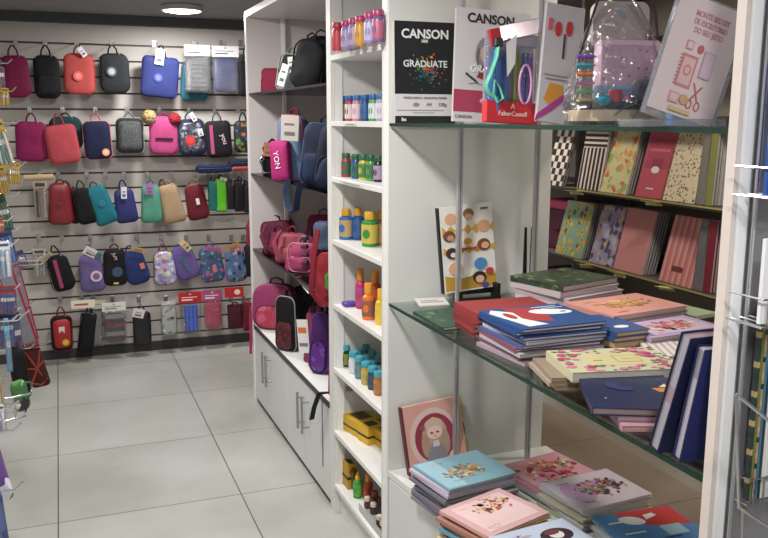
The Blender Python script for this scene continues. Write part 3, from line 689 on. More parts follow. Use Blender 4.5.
jar_row(1.07, G4, '', [
 (346, 239, '#2c6cb8', '#d2a02e', '#b59a6a', 'large sky blue paint bottle with yellow cap', .026, .112),
 (358, 239.5, '#27508e', '#cf9c2c', '#385a8c', 'dark blue paint bottle behind the green one', .022, .115),
 (370, 246, '#2f8a42', '#d6a630', '#c4b04c', 'large green paint bottle with yellow cap and yellow label', .029, .120),
 (380.5, 245, '#8a5a3c', '#cf9a2c', '#a67a4c', 'brown paint bottle with yellow cap at the shelf end', .022, .118)],
 std(4, 'paint_bottle', 'bottle', G4, '', .026, .115, 4, caph=.24, capr=.62, shoulder=.10))
G5 = 'tall paint bottles with orange caps'
jar_row(.83, G5, '', [
 (360.5, 308, '#b83468', '#d28a30', '#a84a80', 'tall magenta paint bottle with orange cap', .019, .145),
 (375, 312, '#d2523a', '#d68a34', '#c8543c', 'vermilion paint bottle behind the orange one', .021, .150),
 (368.5, 319, '#dc742c', '#dc9a30', '#8a5a4c', 'orange paint bottle with yellow orange nozzle cap', .022, .125),
 (381, 324, '#e0b82c', '#e0b63a', '#dcc04c', 'bright yellow paint bottle at the shelf front', .019, .120)],
 std(5, 'paint_bottle', 'bottle', G5, '', .021, .13, 4, caph=.30, capr=.62, shoulder=.14, tall=False))
t = thing('putty_blob', 'small purple crinkled pouch left of the magenta paint bottle', 'pouch', tuple(at_z(349, 306, .83)))
MB().pillow(.05, .018, .045, .008, wr=.008).build('pouch', plas('#5a3c96', .35), t, 60)
G6 = 'turquoise capped paint jars'
T6 = [(346, 366, '#25302c', '#79893a'), (353.5, 373, '#c9cdd6', '#d8dce2'), (359.5, 378, '#4c7c78', '#6a8a94'), (366, 384, '#c49a2c', '#b8ac6c'), (372.5, 389, '#2c4a6a', '#44505c'), (378.5, 394.5, '#b26a3c', '#ae7a4c')]
D6 = ['black paint jar with turquoise cap, farthest in the front row', 'white paint jar with turquoise cap, front row', 'sea green paint jar with turquoise cap, front row', 'mustard yellow paint jar with turquoise cap', 'navy paint jar with turquoise cap, front row', 'copper brown paint jar with turquoise cap, nearest the post']
jar_row(.585, G6, '', [(a, b_, c, '#4aa2b2', l, d) for (a, b_, c, l), d in zip(T6, D6)], std(6, 'paint_jar', 'jar', G6, '', .0165, .082, 6, caph=.24, capr=.95))
BK = [('#4a6a8c', 'second row, far end'), ('#8a4c6a', 'second row, after the first'), ('#6a7c4c', 'second row, middle'), ('#a8743c', 'second row, near the post'), ('#55608c', 'back row, far end'), ('#8c8a92', 'back row, middle'), ('#7a3c44', 'back row, near the post')]
for i, (c, d) in enumerate(BK):
    row = 0 if i < 4 else 1; k = i if i < 4 else i-4
    q = at_z(357.5+k*6.2+row*5.5, 369.5+k*6.2-row*4.6, .585)
    jar('paint_jar', 'turquoise capped paint jar behind the front ones, '+d, 'jar', q.x+.012, q.y, .585, .0145, .078, c, '#3f93a4', c, G6, .95, .12, .24)
# boxes
def small_box(label, px, py, z, w, d, h, yaw, c, c2, group, name='yellow_box'):
    p = at_z(px, py, z); t = thing(name, label, 'box', (p.x, p.y, z), (0, 0, R(yaw)), group)
    MB().box(-w/2, w/2, -d/2, d/2, 0, h, 0, .0015).build('carton', paper(c), t)
    MB().box(-w/2-.0006, w/2+.0006, -d/2-.0006, d/2+.0006, h*.38, h*.5).build('band', paper(c2), t)
    MB().box(-w*.3, w*.3, -d*.32, d*.32, h, h+.0006).build('lid_print', paper(c2), t)
    MB().prism(ell(w*.15, h*.7, h*.16, h*.16), -d/2-.001, -d/2+.001).build('front_print', paper('#7a4a2c'), t)
    return t
GB = 'yellow cartons on the low paint shelf'
small_box('yellow carton farthest back on the low paint shelf', 361, 431, .337, .10, .12, .062, 12, '#c9a22c', '#4c4030', GB)
small_box('yellow carton in the middle of the low paint shelf', 371, 441, .337, .07, .07, .068, 12, '#d0a82e', '#3c3428', GB)
small_box('yellow carton cut off by the white post', 388, 445, .337, .08, .08, .062, 8, '#cda62c', '#4a3e2c', GB)
# bottom shelf
GG = 'bottles and pots on the bottom paint shelf'
small_box('dark and yellow carton at the far end of the bottom shelf', 349.5, 486, .12, .035, .06, .10, 0, '#b8902c', '#2c2620', GG, 'carton')
for px, py, r, h, c, cap, lab, d in ((358, 497, .0175, .098, '#3f8f3c', '#d8b42c', '#5aa84a', 'green glue bottle with yellow nozzle cap, bottom shelf'), (352.5, 488, .012, .10, '#7a6a2c', '#c9a034', '#5c5430', 'olive bottle behind the green glue bottle'), (368, 499, .018, .098, '#b2502c', '#d09030', '#a83c2c', 'red orange glue bottle with amber cap, bottom shelf'), (375, 509, .02, .07, '#5c3228', '#7c3c2c', '#6c3a2c', 'brown pot right of the red orange bottle'), (381, 514, .018, .06, '#4c3a5a', '#5c3c34', '#44303c', 'dark purple pot beside the brown pot')):
    p = at_z(px, py, .12); jar('glue_bottle' if 'bottle' in d[:24] else 'pot', d, 'bottle' if 'bottle' in d[:24] else 'pot', p.x, p.y, .12, r, h, c, cap, lab, GG, .6, .12, .3, 'nozzle' in d)
for i, (px, py) in enumerate(((366.5, 508), (372.5, 514), (378.5, 527), (382, 533))):
    p = at_z(px, py, .12); jar('small_pot', 'little cream capped pot, '+ORD[i+1]+' from the far end of the front row', 'pot', p.x+.004, p.y, .12, .0115, .042, '#3c2c2c', '#d8cfb8', '#54403c', GG, 1.0, .08, .35)
p = at_z(365, 505, .12)
t = thing('pot_tray', 'clear plastic strip tray in front of the cream capped pots', 'tray', (.925, 2.52, .12)); MB().box(-.001, .001, -.13, .13, 0, .028).box(-.001, .04, -.13, -.128, 0, .028).box(-.001, .04, -.13, .13, 0, .0015).build('tray_wall', clear_mat('tray', '#f0f0ee', .1, 0, .35), t)
# shelf edge price strips
for z, y0, y1 in ((1.495, 2.62, 2.74), (1.297, 2.55, 2.80)):
    t = thing('price_label', 'tiny printed price label on the white edge of the '+('upper' if z > 1.4 else 'lower')+' jar shelf', 'label', (UX0-.0008, (y0+y1)/2, z-.012))
    MB().box(-.0006, .0006, -(y1-y0)/2, (y1-y0)/2, -.004, .006).build('label', paper('#cfcdc8'), t)
    MB().box(-.0009, -.0005, -(y1-y0)*.35, (y1-y0)*.35, -.001, .003).build('label_print', paper('#8d8b88'), t)

# ------------------------------------------------------------------ school bags
def ribbon(pts, w, name, m_, parent, th=.002, side=(0, 1, 0)):
    mb = MB(); n = len(pts); vs = []; sd = Vector(side)
    for i, p in enumerate(pts):
        p = Vector(p); tt = Vector(pts[min(i+1, n-1)])-Vector(pts[max(i-1, 0)])
        nn = tt.cross(sd); nn = nn.normalized() if nn.length > 1e-6 else Vector((1, 0, 0))
        for a in (-1, 1):
            for b_ in (-1, 1): vs.append(p+sd*a*w/2+nn*b_*th/2)
    fs = []
    for i in range(n-1):
        o = i*4
        for a, b_ in ((0, 1), (1, 3), (3, 2), (2, 0)): fs.append((o+a, o+b_, o+4+b_, o+4+a))
    fs += [(0, 1, 3, 2), (n*4-4, n*4-2, n*4-1, n*4-3)]
    mb.add(vs, fs); return mb.build(name, m_, parent, 60)
def backpack(label, loc, w, h, d, yaw, col, trim, pocket=None, name='backpack', matl=None, tilt=0, lean=0, seed=0, handle=True, group='school bags on the shelf unit', wr=.012, rad=None, pipe=None, straps=False, side_pocket=None):
    t = thing(name, label, 'backpack' if name == 'backpack' else 'bag', loc, (R(lean), R(tilt), R(yaw)), group)
    rad = rad or w*.3
    MB().pillow(w, h, d, rad, edge=d*.62, taper=.15, seed=seed, wr=wr).build('body', matl or cloth(col), t, 60)
    mb = MB(); mb.tube([(px, -d*.30, h/2+pz) for px, pz in outline(w*1.005, h*1.005, rad, 48, .15)], .0035, 6, closed=True); mb.build('zipper', cloth(pipe or trim), t, 60)
    if pocket:
        mb = MB(); mb.M = Matrix.Translation((0, -d*.42, h*.04)); mb.pillow(w*.8, h*.5, d*.5, rad*.8, seed=seed+5, wr=wr*.6); pk = mb.build('front_pocket', cloth(pocket) if isinstance(pocket, str) else pocket, t, 60)
        mb = MB(); mb.M = Matrix.Translation((0, -d*.42, h*.04)); mb.tube([(px, -d*.12, h*.25+pz) for px, pz in outline(w*.806, h*.506, rad*.8)], .003, 6, closed=True); mb.build('piping', cloth(trim), pk, 60)
    if handle:
        mb = MB(); mb.tube([(-w*.16, d*.15, h-.012), (-w*.14, d*.15, h+.02), (0, d*.15, h+.032), (w*.14, d*.15, h+.02), (w*.16, d*.15, h-.012)], .009, 8, flat=.4); mb.build('top_handle', cloth(trim), t, 60)
    if side_pocket:
        mb = MB(); mb.M = Matrix.Translation((-w*.46, 0, h*.05)) @ Matrix.Rotation(R(-90), 4, 'Z'); mb.pillow(d*.6, h*.35, .03, .02, seed=seed+9); mb.build('side_pocket', cloth(side_pocket), t, 60)
    if straps:
        for sx in (-1, 1): ribbon([(sx*w*.2, d*.42, h*.93), (sx*w*.28, d*.62, h*.8), (sx*w*.3, d*.66, h*.45), (sx*w*.3, d*.4, h*.08)], .04, 'shoulder_strap', cloth(trim), t, .008, (1, 0, 0))
    return t
def paper_tag(parent, x, y, z, w, h, c, a=0, yaw=0):
    mb = MB(); mb.M = Matrix.Translation((x, y, z)) @ Matrix.Rotation(R(yaw), 4, 'Z') @ Matrix.Rotation(R(a), 4, 'Y')
    mb.box(-w/2, w/2, -.0006, .0006, -h/2, h/2); tg = mb.build('swing_tag', paper(c), parent)
    mb = MB(); mb.M = Matrix.Translation((x, y, z)) @ Matrix.Rotation(R(yaw), 4, 'Z') @ Matrix.Rotation(R(a), 4, 'Y')
    mb.box(-w*.3, w*.3, -.0012, -.0004, -h*.3, -h*.15); mb.box(-w*.32, w*.25, -.0012, -.0004, h*.1, h*.18); mb.build('tag_print', paper('#5c5c62'), tg)
    return tg
ZS = [1.630, 1.229, .838, .430]
def bag_at(pxc, py_base, z, X): # point on shelf level z under pixel; X gives depth in the unit
    p = at_x(pxc, py_base, X); return (X, p.y, z)
def bp(label, p0, p1, q0, k, X, yaw, col, trim, pocket=None, dz=0, wf=1.25, df=.6, **kw):
    """bag seen between columns p0..p1 with its top at row q0, standing on shelf k"""
    pc = (p0+p1)/2; c = at_x(pc, q0, X); dist = (c-EYE).length; vis = (p1-p0)/FPX*dist
    h = c.z-ZS[k]-dz
    return backpack(label, (X, c.y, ZS[k]+dz), vis*wf, h, vis*df, yaw, col, trim, pocket, **kw)
t = bp('small hot pink bag with white tag at the far end, upper shelf', 254, 270, 68, 0, .99, -25, '#d23c5c', '#b52c4c', name='small_bag', seed=1, handle=False, wr=.005, rad=.03); paper_tag(t, -.005, -.036, .055, .026, .08, '#ececea', 8)
t = bp('flat crimson pouch behind the hot pink bag, upper shelf', 264, 278, 69, 0, 1.02, -25, '#c23656', '#a02846', name='small_bag', seed=2, handle=False, wr=.005, rad=.02)
t = bp('white trimmed black bag with hanging labels, upper shelf', 278, 294, 54, 0, 1.0, -35, '#2c2e30', '#bcc0bd', '#b4bcb6', seed=3, tilt=8, rad=.03); paper_tag(t, .0, -.07, .07, .035, .10, '#dfe3e0', 10); paper_tag(t, .03, -.06, .12, .03, .07, '#c9d4cc', -12)
t = bp('black boxy backpack filling the near end of upper shelf', 290, 322, 40, 0, 1.02, -30, '#15161a', '#1c1d21', seed=4, rad=.05, tilt=6, wr=.012, wf=.9)
t = bp('second black backpack pressed against the upright, upper shelf', 308, 334, 37, 0, 1.10, -20, '#17181c', '#202126', seed=5, rad=.05)
t = bp('small black bag with orange tag and metal clip, second shelf', 253, 274, 139, 1, .99, -22, '#16171a', '#222326', '#1b1c20', name='small_bag', seed=6, rad=.02); paper_tag(t, .035, -.065, .12, .05, .07, '#b56c4a', 5)
MB().tube([(.0, -.065, .085), (-.01, -.07, .07), (0, -.075, .06), (.012, -.07, .07), (0, -.065, .085)], .004, 6).tube([(0, -.075, .06), (.005, -.078, .0), (.003, -.078, -.04)], .003, 6).build('metal_clip', STEEL, t)
t = backpack('light blue school bag with hot pink lettered pocket and beige tag', (.985, 3.70, ZS[1]-.0), .125, .29, .10, -42, '#6f8db5', '#c23a72', seed=7, wr=.006, side_pocket='#6f8fb8', rad=.045, straps=True)
mb = MB(); mb.M = Matrix.Translation((-.02, -.075, .0)) @ Matrix.Rotation(R(-4), 4, 'Y'); mb.pillow(.09, .18, .06, .018, seed=3); pk = mb.build('front_pocket', cloth('#c42a7c'), t, 60)
text('YON', .036, 'lettering', plas('#eddbe4', .5), pk, (-.03, -.1075, .095), (PI/2, R(80), 0), .001)
paper_tag(t, .045, -.12, .235, .085, .11, '#aaa199', 3)
t = backpack('navy backpack with steel blue front beside the pink lettered one', (1.0, 3.36, ZS[1]), .14, .255, .12, -35, '#1b2944', '#1a2442', '#22345a', seed=8, rad=.04, tilt=6, wr=.016, pipe='#4f6690', side_pocket='#2c4064')
t = backpack('dark navy rucksack pressed against the upright, second shelf', (.99, 3.10, ZS[1]), .17, .25, .15, -30, '#141f38', '#121a2e', '#1c2c4c', seed=9, tilt=10, wr=.018, rad=.05)
t = backpack('black bag with a tan label at the back of second shelf', (1.26, 3.28, ZS[1]), .26, .345, .14, -20, '#17171a', '#222226', seed=10, rad=.06, wr=.016); paper_tag(t, .02, -.09, .25, .07, .06, '#9a8c6c', 0)
t = thing('bag_strap', 'navy webbing strap looping down below the second shelf', 'strap', (.9, 3.36, ZS[1]))
ribbon([(0, .12, .02), (-.015, .10, -.03), (-.018, .06, -.085), (-.015, -.0, -.105), (-.012, -.05, -.09), (-.01, -.07, -.03), (0, -.08, .02)], .026, 'webbing', cloth('#243556'), t, .004, (1, 0, 0))
# third shelf (pink pile)
PINKS = [(256, 270, 226, 1.12, -20, '#9c2c48', '#7c2038', 'ruby red bag tucked into the far back of the pink pile'),
 (276, 296, 228, 1.16, -25, '#a83c60', '#8a2c4c', 'rose red bag wedged behind the salmon pink one'),
 (298, 314, 236, 1.08, -30, '#c05a78', '#9c3c5c', 'dusty pink bag squeezed behind the boxy pink one'),
 (252, 272, 228, .99, -30, '#b23a56', '#8a2740', 'crumpled crimson bag at the far end of the pink pile'),
 (264, 288, 221, 1.04, -35, '#7c2c48', '#5c1c34', 'dark raspberry bag with piping in the pink pile'),
 (271, 287, 232, 1.0, -40, '#98385a', '#7c2c44', 'wine pink backpack with loose straps in the pink pile'),
 (281, 300, 233, .985, -42, '#cf6274', '#a8405a', 'salmon pink rounded backpack in the middle of pink pile'),
 (292, 312, 243, .975, -42, '#c2487a', '#dba0b4', 'bright pink boxy bag with grey straps, pink pile'),
 (280, 316, 219, 1.24, -20, '#8c2c48', '#702038', 'deep crimson bag at the back of the third shelf'),
 (312, 334, 215, 1.26, -20, '#9c2c4e', '#84203f', 'cerise bag in the back corner of the third shelf')]
for i, (p0, p1, q0, X, yaw, c, c2, lab) in enumerate(PINKS):
    t = bp(lab, p0-1, p1+3, q0, 2, X, yaw, c, c2, c if i in (3, 5, 6, 7) else None, seed=20+i, wr=.022, group='pink bags heaped on the third shelf', tilt=-7 if 2 < i < 6 else 0, rad=.03, side_pocket=c2 if i in (4, 6) else None)
    if i in (3, 5, 6): ribbon([(-.03, -.05, .16), (-.05, -.08, .11), (-.03, -.09, .05), (.02, -.085, .03)], .022, 'loose_strap', cloth(c2), t, .004, (.9, 0, .4))
    if i == 7:
        for k in range(4): MB().box(.03, .06, -.088, -.062, .045+k*.036, .06+k*.036, 0, .003).build('webbing_loop', cloth('#5c3c4c'), t)
t = backpack('blue grey denim pouch on top of the bright pink bag', (.975, 3.20, ZS[2]+.15), .075, .11, .04, -38, '#5f7496', '#4c5c7a', name='small_bag', seed=31, handle=False, group=None)
t = thing('folded_cloth_bag', 'crumpled teal bag lying across the top of the pink bags', 'bag', (1.12, 3.32, ZS[2]+.185), (0, R(-6), R(-60)))
MB().pillow(.30, .05, .14, .025, wr=.03, seed=5).build('body', cloth('#1f6a72'), t, 60)
hz = at_x(321, 302, .925)
t = thing('hanging_red_bag', 'red drawstring bag drooping over the third shelf by the upright', 'bag', (.925, 3.02, hz.z), (0, 0, R(-40)))
MB().pillow(.085, at_x(321, 250, .925).z-hz.z, .05, .03, taper=.6, wr=.03, seed=8, edge=.03).build('body', cloth('#bf3242'), t, 60)
ribbon([(-.02, -.03, .30), (-.035, -.045, .18), (-.045, -.045, .06), (.0, -.05, .01), (.05, -.04, .03)], .03, 'fold', cloth('#a02636'), t, .006, (.7, -.3, 0))
gt = MB().pillow(.04, .07, .03, .018, seed=2, z0=.02).build('green_toggle', pattern('#4a8a3c', 'blotch', ['#d2b83a', '#2a2a2c'], 50), t, 60); gt.location = (.03, -.035, .05)
t = thing('shelf_price_card', 'white card strip lying under the pink bags by the upright', 'card', (.93, 3.36, ZS[2]-.025), (R(10), 0, 0)); MB().box(-.012, .012, -.10, .10, 0, .002).build('card', paper('#e3e3e3'), t)
# cabinet top
t = bp('rounded hard fronted pink backpack at the far end of the cabinet', 260, 291, 284, 3, 1.0, -38, '#b8487c', '#7c2a50', pattern('#b03c5c', 'blotch', ['#a83a4c', '#c2587c', '#7a2a3a'], 18, .4, .5), seed=40, wr=.006, rad=.07, pipe='#d890ac', df=.6, wf=1.45)
t = bp('black sided backpack with red glittery front on the cabinet', 278, 298, 296, 3, .955, -55, '#141316', '#1a181b', pattern('#4c1a22', 'dots', ['#7a2c34', '#3c1018'], 60, .4, .35), seed=41, wr=.006, pipe='#b8b0b2', rad=.035, df=.7)
t = bp('black backpack in shadow behind the white labelled bag', 294, 314, 286, 3, 1.14, -25, '#131316', '#1f1f23', seed=42, straps=True, rad=.04)
q = at_x(304.5, 353, .95)
t = thing('white_label_card', 'white and orange product card hanging off a bag strap', 'card', (.95, q.y, q.z), (0, R(-4), R(-40))); MB().box(-.026, .026, -.001, .001, 0, .15).build('card', paper('#e2e0de'), t); MB().box(-.022, .018, -.0018, -.0008, .09, .115).build('card_print', paper('#d0743c'), t); MB().box(-.020, .020, -.0018, -.0008, .03, .045).build('barcode', paper('#77777c'), t)
t = bp('slim pink strapped bag between white card and purple backpack', 305, 314, 312, 3, .99, -45, '#b04c74', '#a83c66', seed=43, rad=.015, tilt=4)
t = bp('dark lilac patterned bag squeezed beside the purple backpack', 310, 322, 306, 3, 1.06, -40, '#3c2c44', '#8a4c80', seed=44, matl=pattern('#4a3050', 'blotch', ['#7a4c80', '#2a1c30'], 30), rad=.03)
t = bp('shiny purple backpack with rounded top on the cabinet', 308, 330, 311, 3, .985, -50, '#532474', '#3a1856', pattern('#5a2a80', 'blotch', ['#7244a0', '#421c66'], 25, .25, .4), seed=45, wr=.008, rad=.05, pipe='#7c4ca0', tilt=5, df=.5, wf=1.0)
t = backpack('bright pink bag at the near end of cabinet, half hidden', (.965, 2.985, ZS[3]), .08, .145, .06, -60, '#cc3c68', '#b82c54', name='small_bag', seed=46)
t = thing('bag_strap', 'black webbing strap hanging over the cabinet edge by the upright', 'strap', (.9, 3.02, ZS[3]))
ribbon([(.06, -.06, .035), (.0, -.055, .034), (-.018, -.03, .028), (-.022, .03, -.05), (-.02, .075, -.115)], .022, 'webbing', cloth('#141417'), t, .006, (.9, .43, 0))
MB().tube([(-.01, -.04, .03), (-.012, -.045, -.08), (-.012, -.05, -.2), (-.012, -.048, -.27)], .002, 6).build('cord', cloth('#5a5a5c'), t)
t = thing('bag_strap', 'thin pink strap dangling at the far corner of the unit', 'strap', (.9, 4.31, .52))
ribbon([(0, 0, 0), (-.006, .004, -.08), (-.004, .0, -.15), (-.008, .004, -.26)], .014, 'webbing', cloth('#c83a6c'), t, .003, (1, 0, 0))

# ------------------------------------------------------------------ notebooks
def flat_art(parent, items, z, name='cover_art', dz=.0004):
    """printed shapes on a cover lying in local XY (top side up)"""
    for i, (c, pts) in enumerate(items):
        mb = MB(); mb.M = Matrix.Translation((0, 0, z+dz*.5*i)) @ Matrix.Rotation(-PI/2, 4, 'X')
        mb.prism(pts, -dz, 0); mb.build(name, paper(c), parent)
def book(name, label, loc, rz, w, h, t_, cover, pages=None, group=None, edge=None, art=None, frame=None, spiral=False, rot=None, cat='notebook', cut=0):
    """lies flat: spine along -x, base at z=0"""
    t = thing(name, label, cat, loc, rot or (0, 0, rz), group)
    cm = paper(cover) if isinstance(cover, str) else cover
    bt = min(.0016, t_*.2)
    mb = MB(); mb.box(-w/2, w/2, -h/2, h/2, 0, bt); mb.box(-w/2, w/2, -h/2, h/2, t_-bt, t_)
    if not spiral: mb.box(-w/2, -w/2+bt, -h/2, h/2, bt, t_-bt)
    cv = mb.build('cover', [cm], t)
    mb = MB(); mb.box(-w/2+bt+.0005, w/2-.003, -h/2+.003, h/2-.003, bt+.0001, t_-bt-.0001); mb.build('pages', pages or PAGES, t)
    if spiral:
        mb = MB(); n = 22
        for k in range(n):
            y = -h/2+h*(k+.5)/n; mb.tube([(-w/2+.003+.006*math.cos(a)*1.0, y, t_/2+(t_/2+.003)*math.sin(a)) for a in [2*PI*j/10 for j in range(10)]], .0009, 5, closed=True)
        mb.build('spiral_binding', STEEL, t, 60)
    if frame: flat_art(cv, [(frame, [(-w*.42, -h*.42), (w*.42, -h*.42), (w*.42, h*.42), (-w*.42, h*.42)])], t_, 'cover_panel', .0003)
    if art: art(cv, w, h, t_)
    return t
def bouquet(cols, cx=0, cz=0, rx=.06, rz=.035, n=26, seed=1, s=.009, extra=None):
    def f(cv, w, h, z):
        rnd = random.Random(seed); its = []; by = {}
        for i in range(int(n*1.7)):
            a = rnd.uniform(0, 2*PI); q = 1.3*rnd.random()**.8; c = cols[rnd.randrange(len(cols))]
            by.setdefault(c, []).append(ell(cx+rx*q*math.cos(a), cz+rz*q*math.sin(a), s*rnd.uniform(.25, 1.15), s*rnd.uniform(.2, .75), 10, rnd.uniform(0, 3)))
        k = 0
        if extra: flat_art(cv, extra, z+.0003, 'cover_art')
        mb = MB(); cnt = 0
        for k, (c, ps) in enumerate(by.items()):
            for p in ps:
                cnt += 1; mb.M = Matrix.Translation((0, 0, z+.0005+.00002*cnt)) @ Matrix.Rotation(-PI/2, 4, 'X'); mb.prism(p, -.0004, .0, k)
        base = len(by)
        for i in range(9):   # loose petals and sprigs behind the bunch
            mb.M = Matrix.Translation((0, 0, z+.0003+.00002*i)) @ Matrix.Rotation(-PI/2, 4, 'X'); a = rnd.uniform(0, 2*PI); mb.prism(ell(cx+rx*.75*math.cos(a), cz+rz*.75*math.sin(a), s*rnd.uniform(1.3, 2.4), s*rnd.uniform(.9, 1.6), 14, rnd.uniform(0, 3)), -.0003, 0, i % base)
        for i in range(5):   # handwritten flourish lines
            x0 = -w*.40+rnd.uniform(0, .03); z0 = (-.30-.035*i)*h*(1 if i < 3 else -1)+(.0 if i < 3 else -.02)
            mb.tube([(x0+.006*j, -.0001, z0+.0022*math.sin(j*1.9+i)) for j in range(rnd.randint(5, 9))], .0006, 4, i % base)
        mb.build('cover_print', [paper(c) for c in by], cv)
    return f
def rectp(x0, x1, z0, z1): return [(x0, z0), (x1, z0), (x1, z1), (x0, z1)]
GZ = .949
def stack(sname, cx, cy, z0, z1, w, h, rz, top, unders, group, jit=.006, seed=0, pages=None, tb=.012, tname='notebook'):
    """unders: covers below the top one, listed downwards; top: (label, cover, kwargs)"""
    n = len(unders)+1; th = (z1-z0)/n; rnd = random.Random(seed)
    for i, c in enumerate(unders):
        pos = i+2; zz = z1-th*(i+2)
        wh = (w, h)
        lab = (ORD[pos]+' notebook down in the stack '+sname) if zz > z0+1e-4 else ('bottommost notebook of the stack '+sname)
        book('notebook', lab, (cx+rnd.uniform(-jit, jit), cy+rnd.uniform(-jit, jit), zz), rz+R(rnd.uniform(-4, 4)), w, h, th-.0006, c if not isinstance(c, tuple) else c[0], (c[1] if isinstance(c, tuple) else pages), group)
    lab, cov, kw = top
    return book('notebook', lab, (cx, cy, z1-th), rz, w, h, th-.0004, cov, kw.pop('pages', pages), group, **kw)
GC = 'notebooks stacked on the lower white worktop'; GS = 'notebooks stacked on the middle glass shelf'
# --- on the white worktop
stack('under the pale blue cover', 1.035, 2.045, CZ, .508, .232, .192, R(9), ('pale blue notebook with orange floral bunch topping the leftmost worktop stack', '#7fa5b0', dict(art=bouquet(['#b98a5a', '#d8c48a', '#8a5a3c', '#5c7a6a', '#c9a07a'], -.01, -.01, .055, .03, 40, 3, .008, [('#9bbfcc', rectp(-.112, -.05, -.09, .09))]))),
      ['#c9b9c9', '#bfb4cc', '#8c8792', '#77727f', '#8f8a90', '#6d6f78', '#7c6f7a', '#8a8794', '#6a5c74', '#80808a'], GC, jit=.009, seed=1, pages=GPAGES)
stack('under the pale pink cover', 1.008, 1.810, CZ, .490, .222, .185, R(17), ('pale pink notebook with amber floral bunch on a yellow edged stack', '#cfa5a5', dict(art=bouquet(['#b5793c', '#5c3c44', '#d9a86a', '#b05a5a', '#7a5a4a'], .02, .03, .05, .032, 36, 5, .007, [('#dcbfbf', rectp(-.09, .09, -.075, .075))]))),
      ['#d8b46a', '#a87a6c', '#d6a35c', '#8a6a7c', '#6aa0b4', '#b5a9a4', '#9c8a80', '#c9b07a'], GC, jit=.010, seed=2, pages=BPAGES)
stack('under the lilac blue cover', 1.045, 1.595, CZ, .495, .225, .20, R(6), ('lilac blue notebook with dark oval picture nearest the camera', '#b9c3d6', dict(art=lambda cv, w, h, z: (flat_art(cv, [('#3c2c34', ell(.045, .035, .045, .032, 28)), ('#d8cfd2', ell(.045, .038, .02, .02, 20)), ('#6a3c3c', ell(.04, .05, .022, .012, 16))], z), bouquet(['#5c5a7a', '#8a9ac0', '#c9a9b9'], -.05, .05, .03, .02, 14, 9, .006)(cv, w, h, z)))),
      ['#c9cdd6', '#a8b0c0', '#c0b4bc', '#d0d2d8', '#b0a8b4', '#9aa4b4'], GC, seed=3)
stack('under the rose floral cover', 1.335, 2.065, CZ, .452, .225, .195, R(9), ('rose pink floral notebook on the low stack near the back', '#cf9aa8', dict(art=bouquet(['#b8506a', '#8a3c50', '#7aa05c', '#e6c4b0', '#d9788c', '#d6906a'], 0, 0, .085, .06, 60, 7, .012))),
      ['#c98a9c', '#a0a4a8', '#b58c96'], GC, seed=4)
stack('under the white and lilac cover', 1.362, 1.868, CZ, .470, .245, .19, R(5), ('white and lilac notebook with a colourful figure print, middle of worktop', '#ccc3d0', dict(art=bouquet(['#5c2c34', '#c9a05c', '#8a3c5a', '#6a7c50', '#cf8a7a', '#3c2c34', '#7aa8b4'], .02, 0, .065, .04, 60, 11, .009, [('#c4a2cf', ell(-.06, .0, .045, .06)), ('#b592c4', ell(.0, .03, .05, .02))]))),
      ['#d4d0d2', '#c0bcc0', '#c9c2b0', '#b9c0a8', '#d8d5d8', '#c4c4c0', '#a8ac9a'], GC, jit=.010, seed=5)
stack('under the sky blue and red cover', 1.375, 1.645, CZ, .462, .235, .175, R(-4), ('sky blue notebook with white cloud shape and red corner', '#4f82b8', dict(art=lambda cv, w, h, z: flat_art(cv, [('#c03a38', [(.0, .0), (.115, -.02), (.115, .085), (-.06, .085)]), ('#e8e8ea', ell(-.03, .035, .035, .022, 22, -.4)), ('#e6e6e8', [(.01, .03), (.05, .045), (.045, .06), (.015, .055)]), ('#9fc4d8', rectp(.02, .08, -.06, -.01)), ('#2c4c7c', rectp(.0, .05, -.072, -.066)), ('#d8e4ee', rectp(-.10, -.05, .03, .038)), ('#d8e4ee', rectp(-.09, -.03, -.03, -.024))], z))),
      ['#d8d6d4', '#c9ccd2', '#b8bac2', '#cfcfd4', '#b9bcc4'], GC, jit=.010, seed=6)
book('notebook', 'red notebook sticking out under the sky blue one', (1.44, 1.70, CZ+.001), R(-14), .15, .20, .012, '#c43c38', None, GC)
# --- on the glass shelf
book('notebook', 'dark green leafy notebook lying alone on the glass at the left', (1.033, 2.058, GZ+.0003), R(0), .225, .205, .009, pattern('#2c4a3c', 'blotch', ['#3c5c48', '#22382e', '#5c7a4c', '#2c4438'], 40, .45, .4), None, GS)
stack('of red books on the glass shelf', 1.065, 1.885, GZ+.0095, 1.024, .225, .150, R(-3), ('plain red notebook peeking out behind the blue and red one', '#8f3436', {}),
      [('#863032', RPAGES), ('#7a2a2c', RPAGES), ('#8a3234', RPAGES), ('#762a2c', RPAGES)], GS, .005, 7, RPAGES)
stack('under the blue and red cover', 1.065, 1.708, GZ+.0003, 1.034, .228, .205, R(1), ('blue and red notebook with large white blob print on glass', '#284a80', dict(art=lambda cv, w, h, z: flat_art(cv, [('#a03a3c', [(-.08, -.02), (.0, -.06), (.04, .08), (-.05, .10)]), ('#dedee0', ell(.045, .03, .055, .028, 26, -.25)), ('#dcdcde', [(-.11, .06), (-.085, -.085), (-.03, -.08), (-.06, -.01), (-.05, .05), (-.09, .09)]), ('#a03a3c', ell(-.075, .02, .012, .03)), ('#1c2c4c', ell(.075, .02, .008, .004)), ('#c8d4e4', rectp(.02, .09, .075, .081)), ('#c8d4e4', rectp(.04, .10, .06, .065))], z))),
      ['#26437a', '#33508a', '#b9b4bc', '#4a5a8c', '#7c4c5c', '#b0a8ac', '#6a5068', '#9c8c94'], GS, .008, 8, pattern('#cfc8cc', 'pages', ['#8c7c88'], 150, .7))
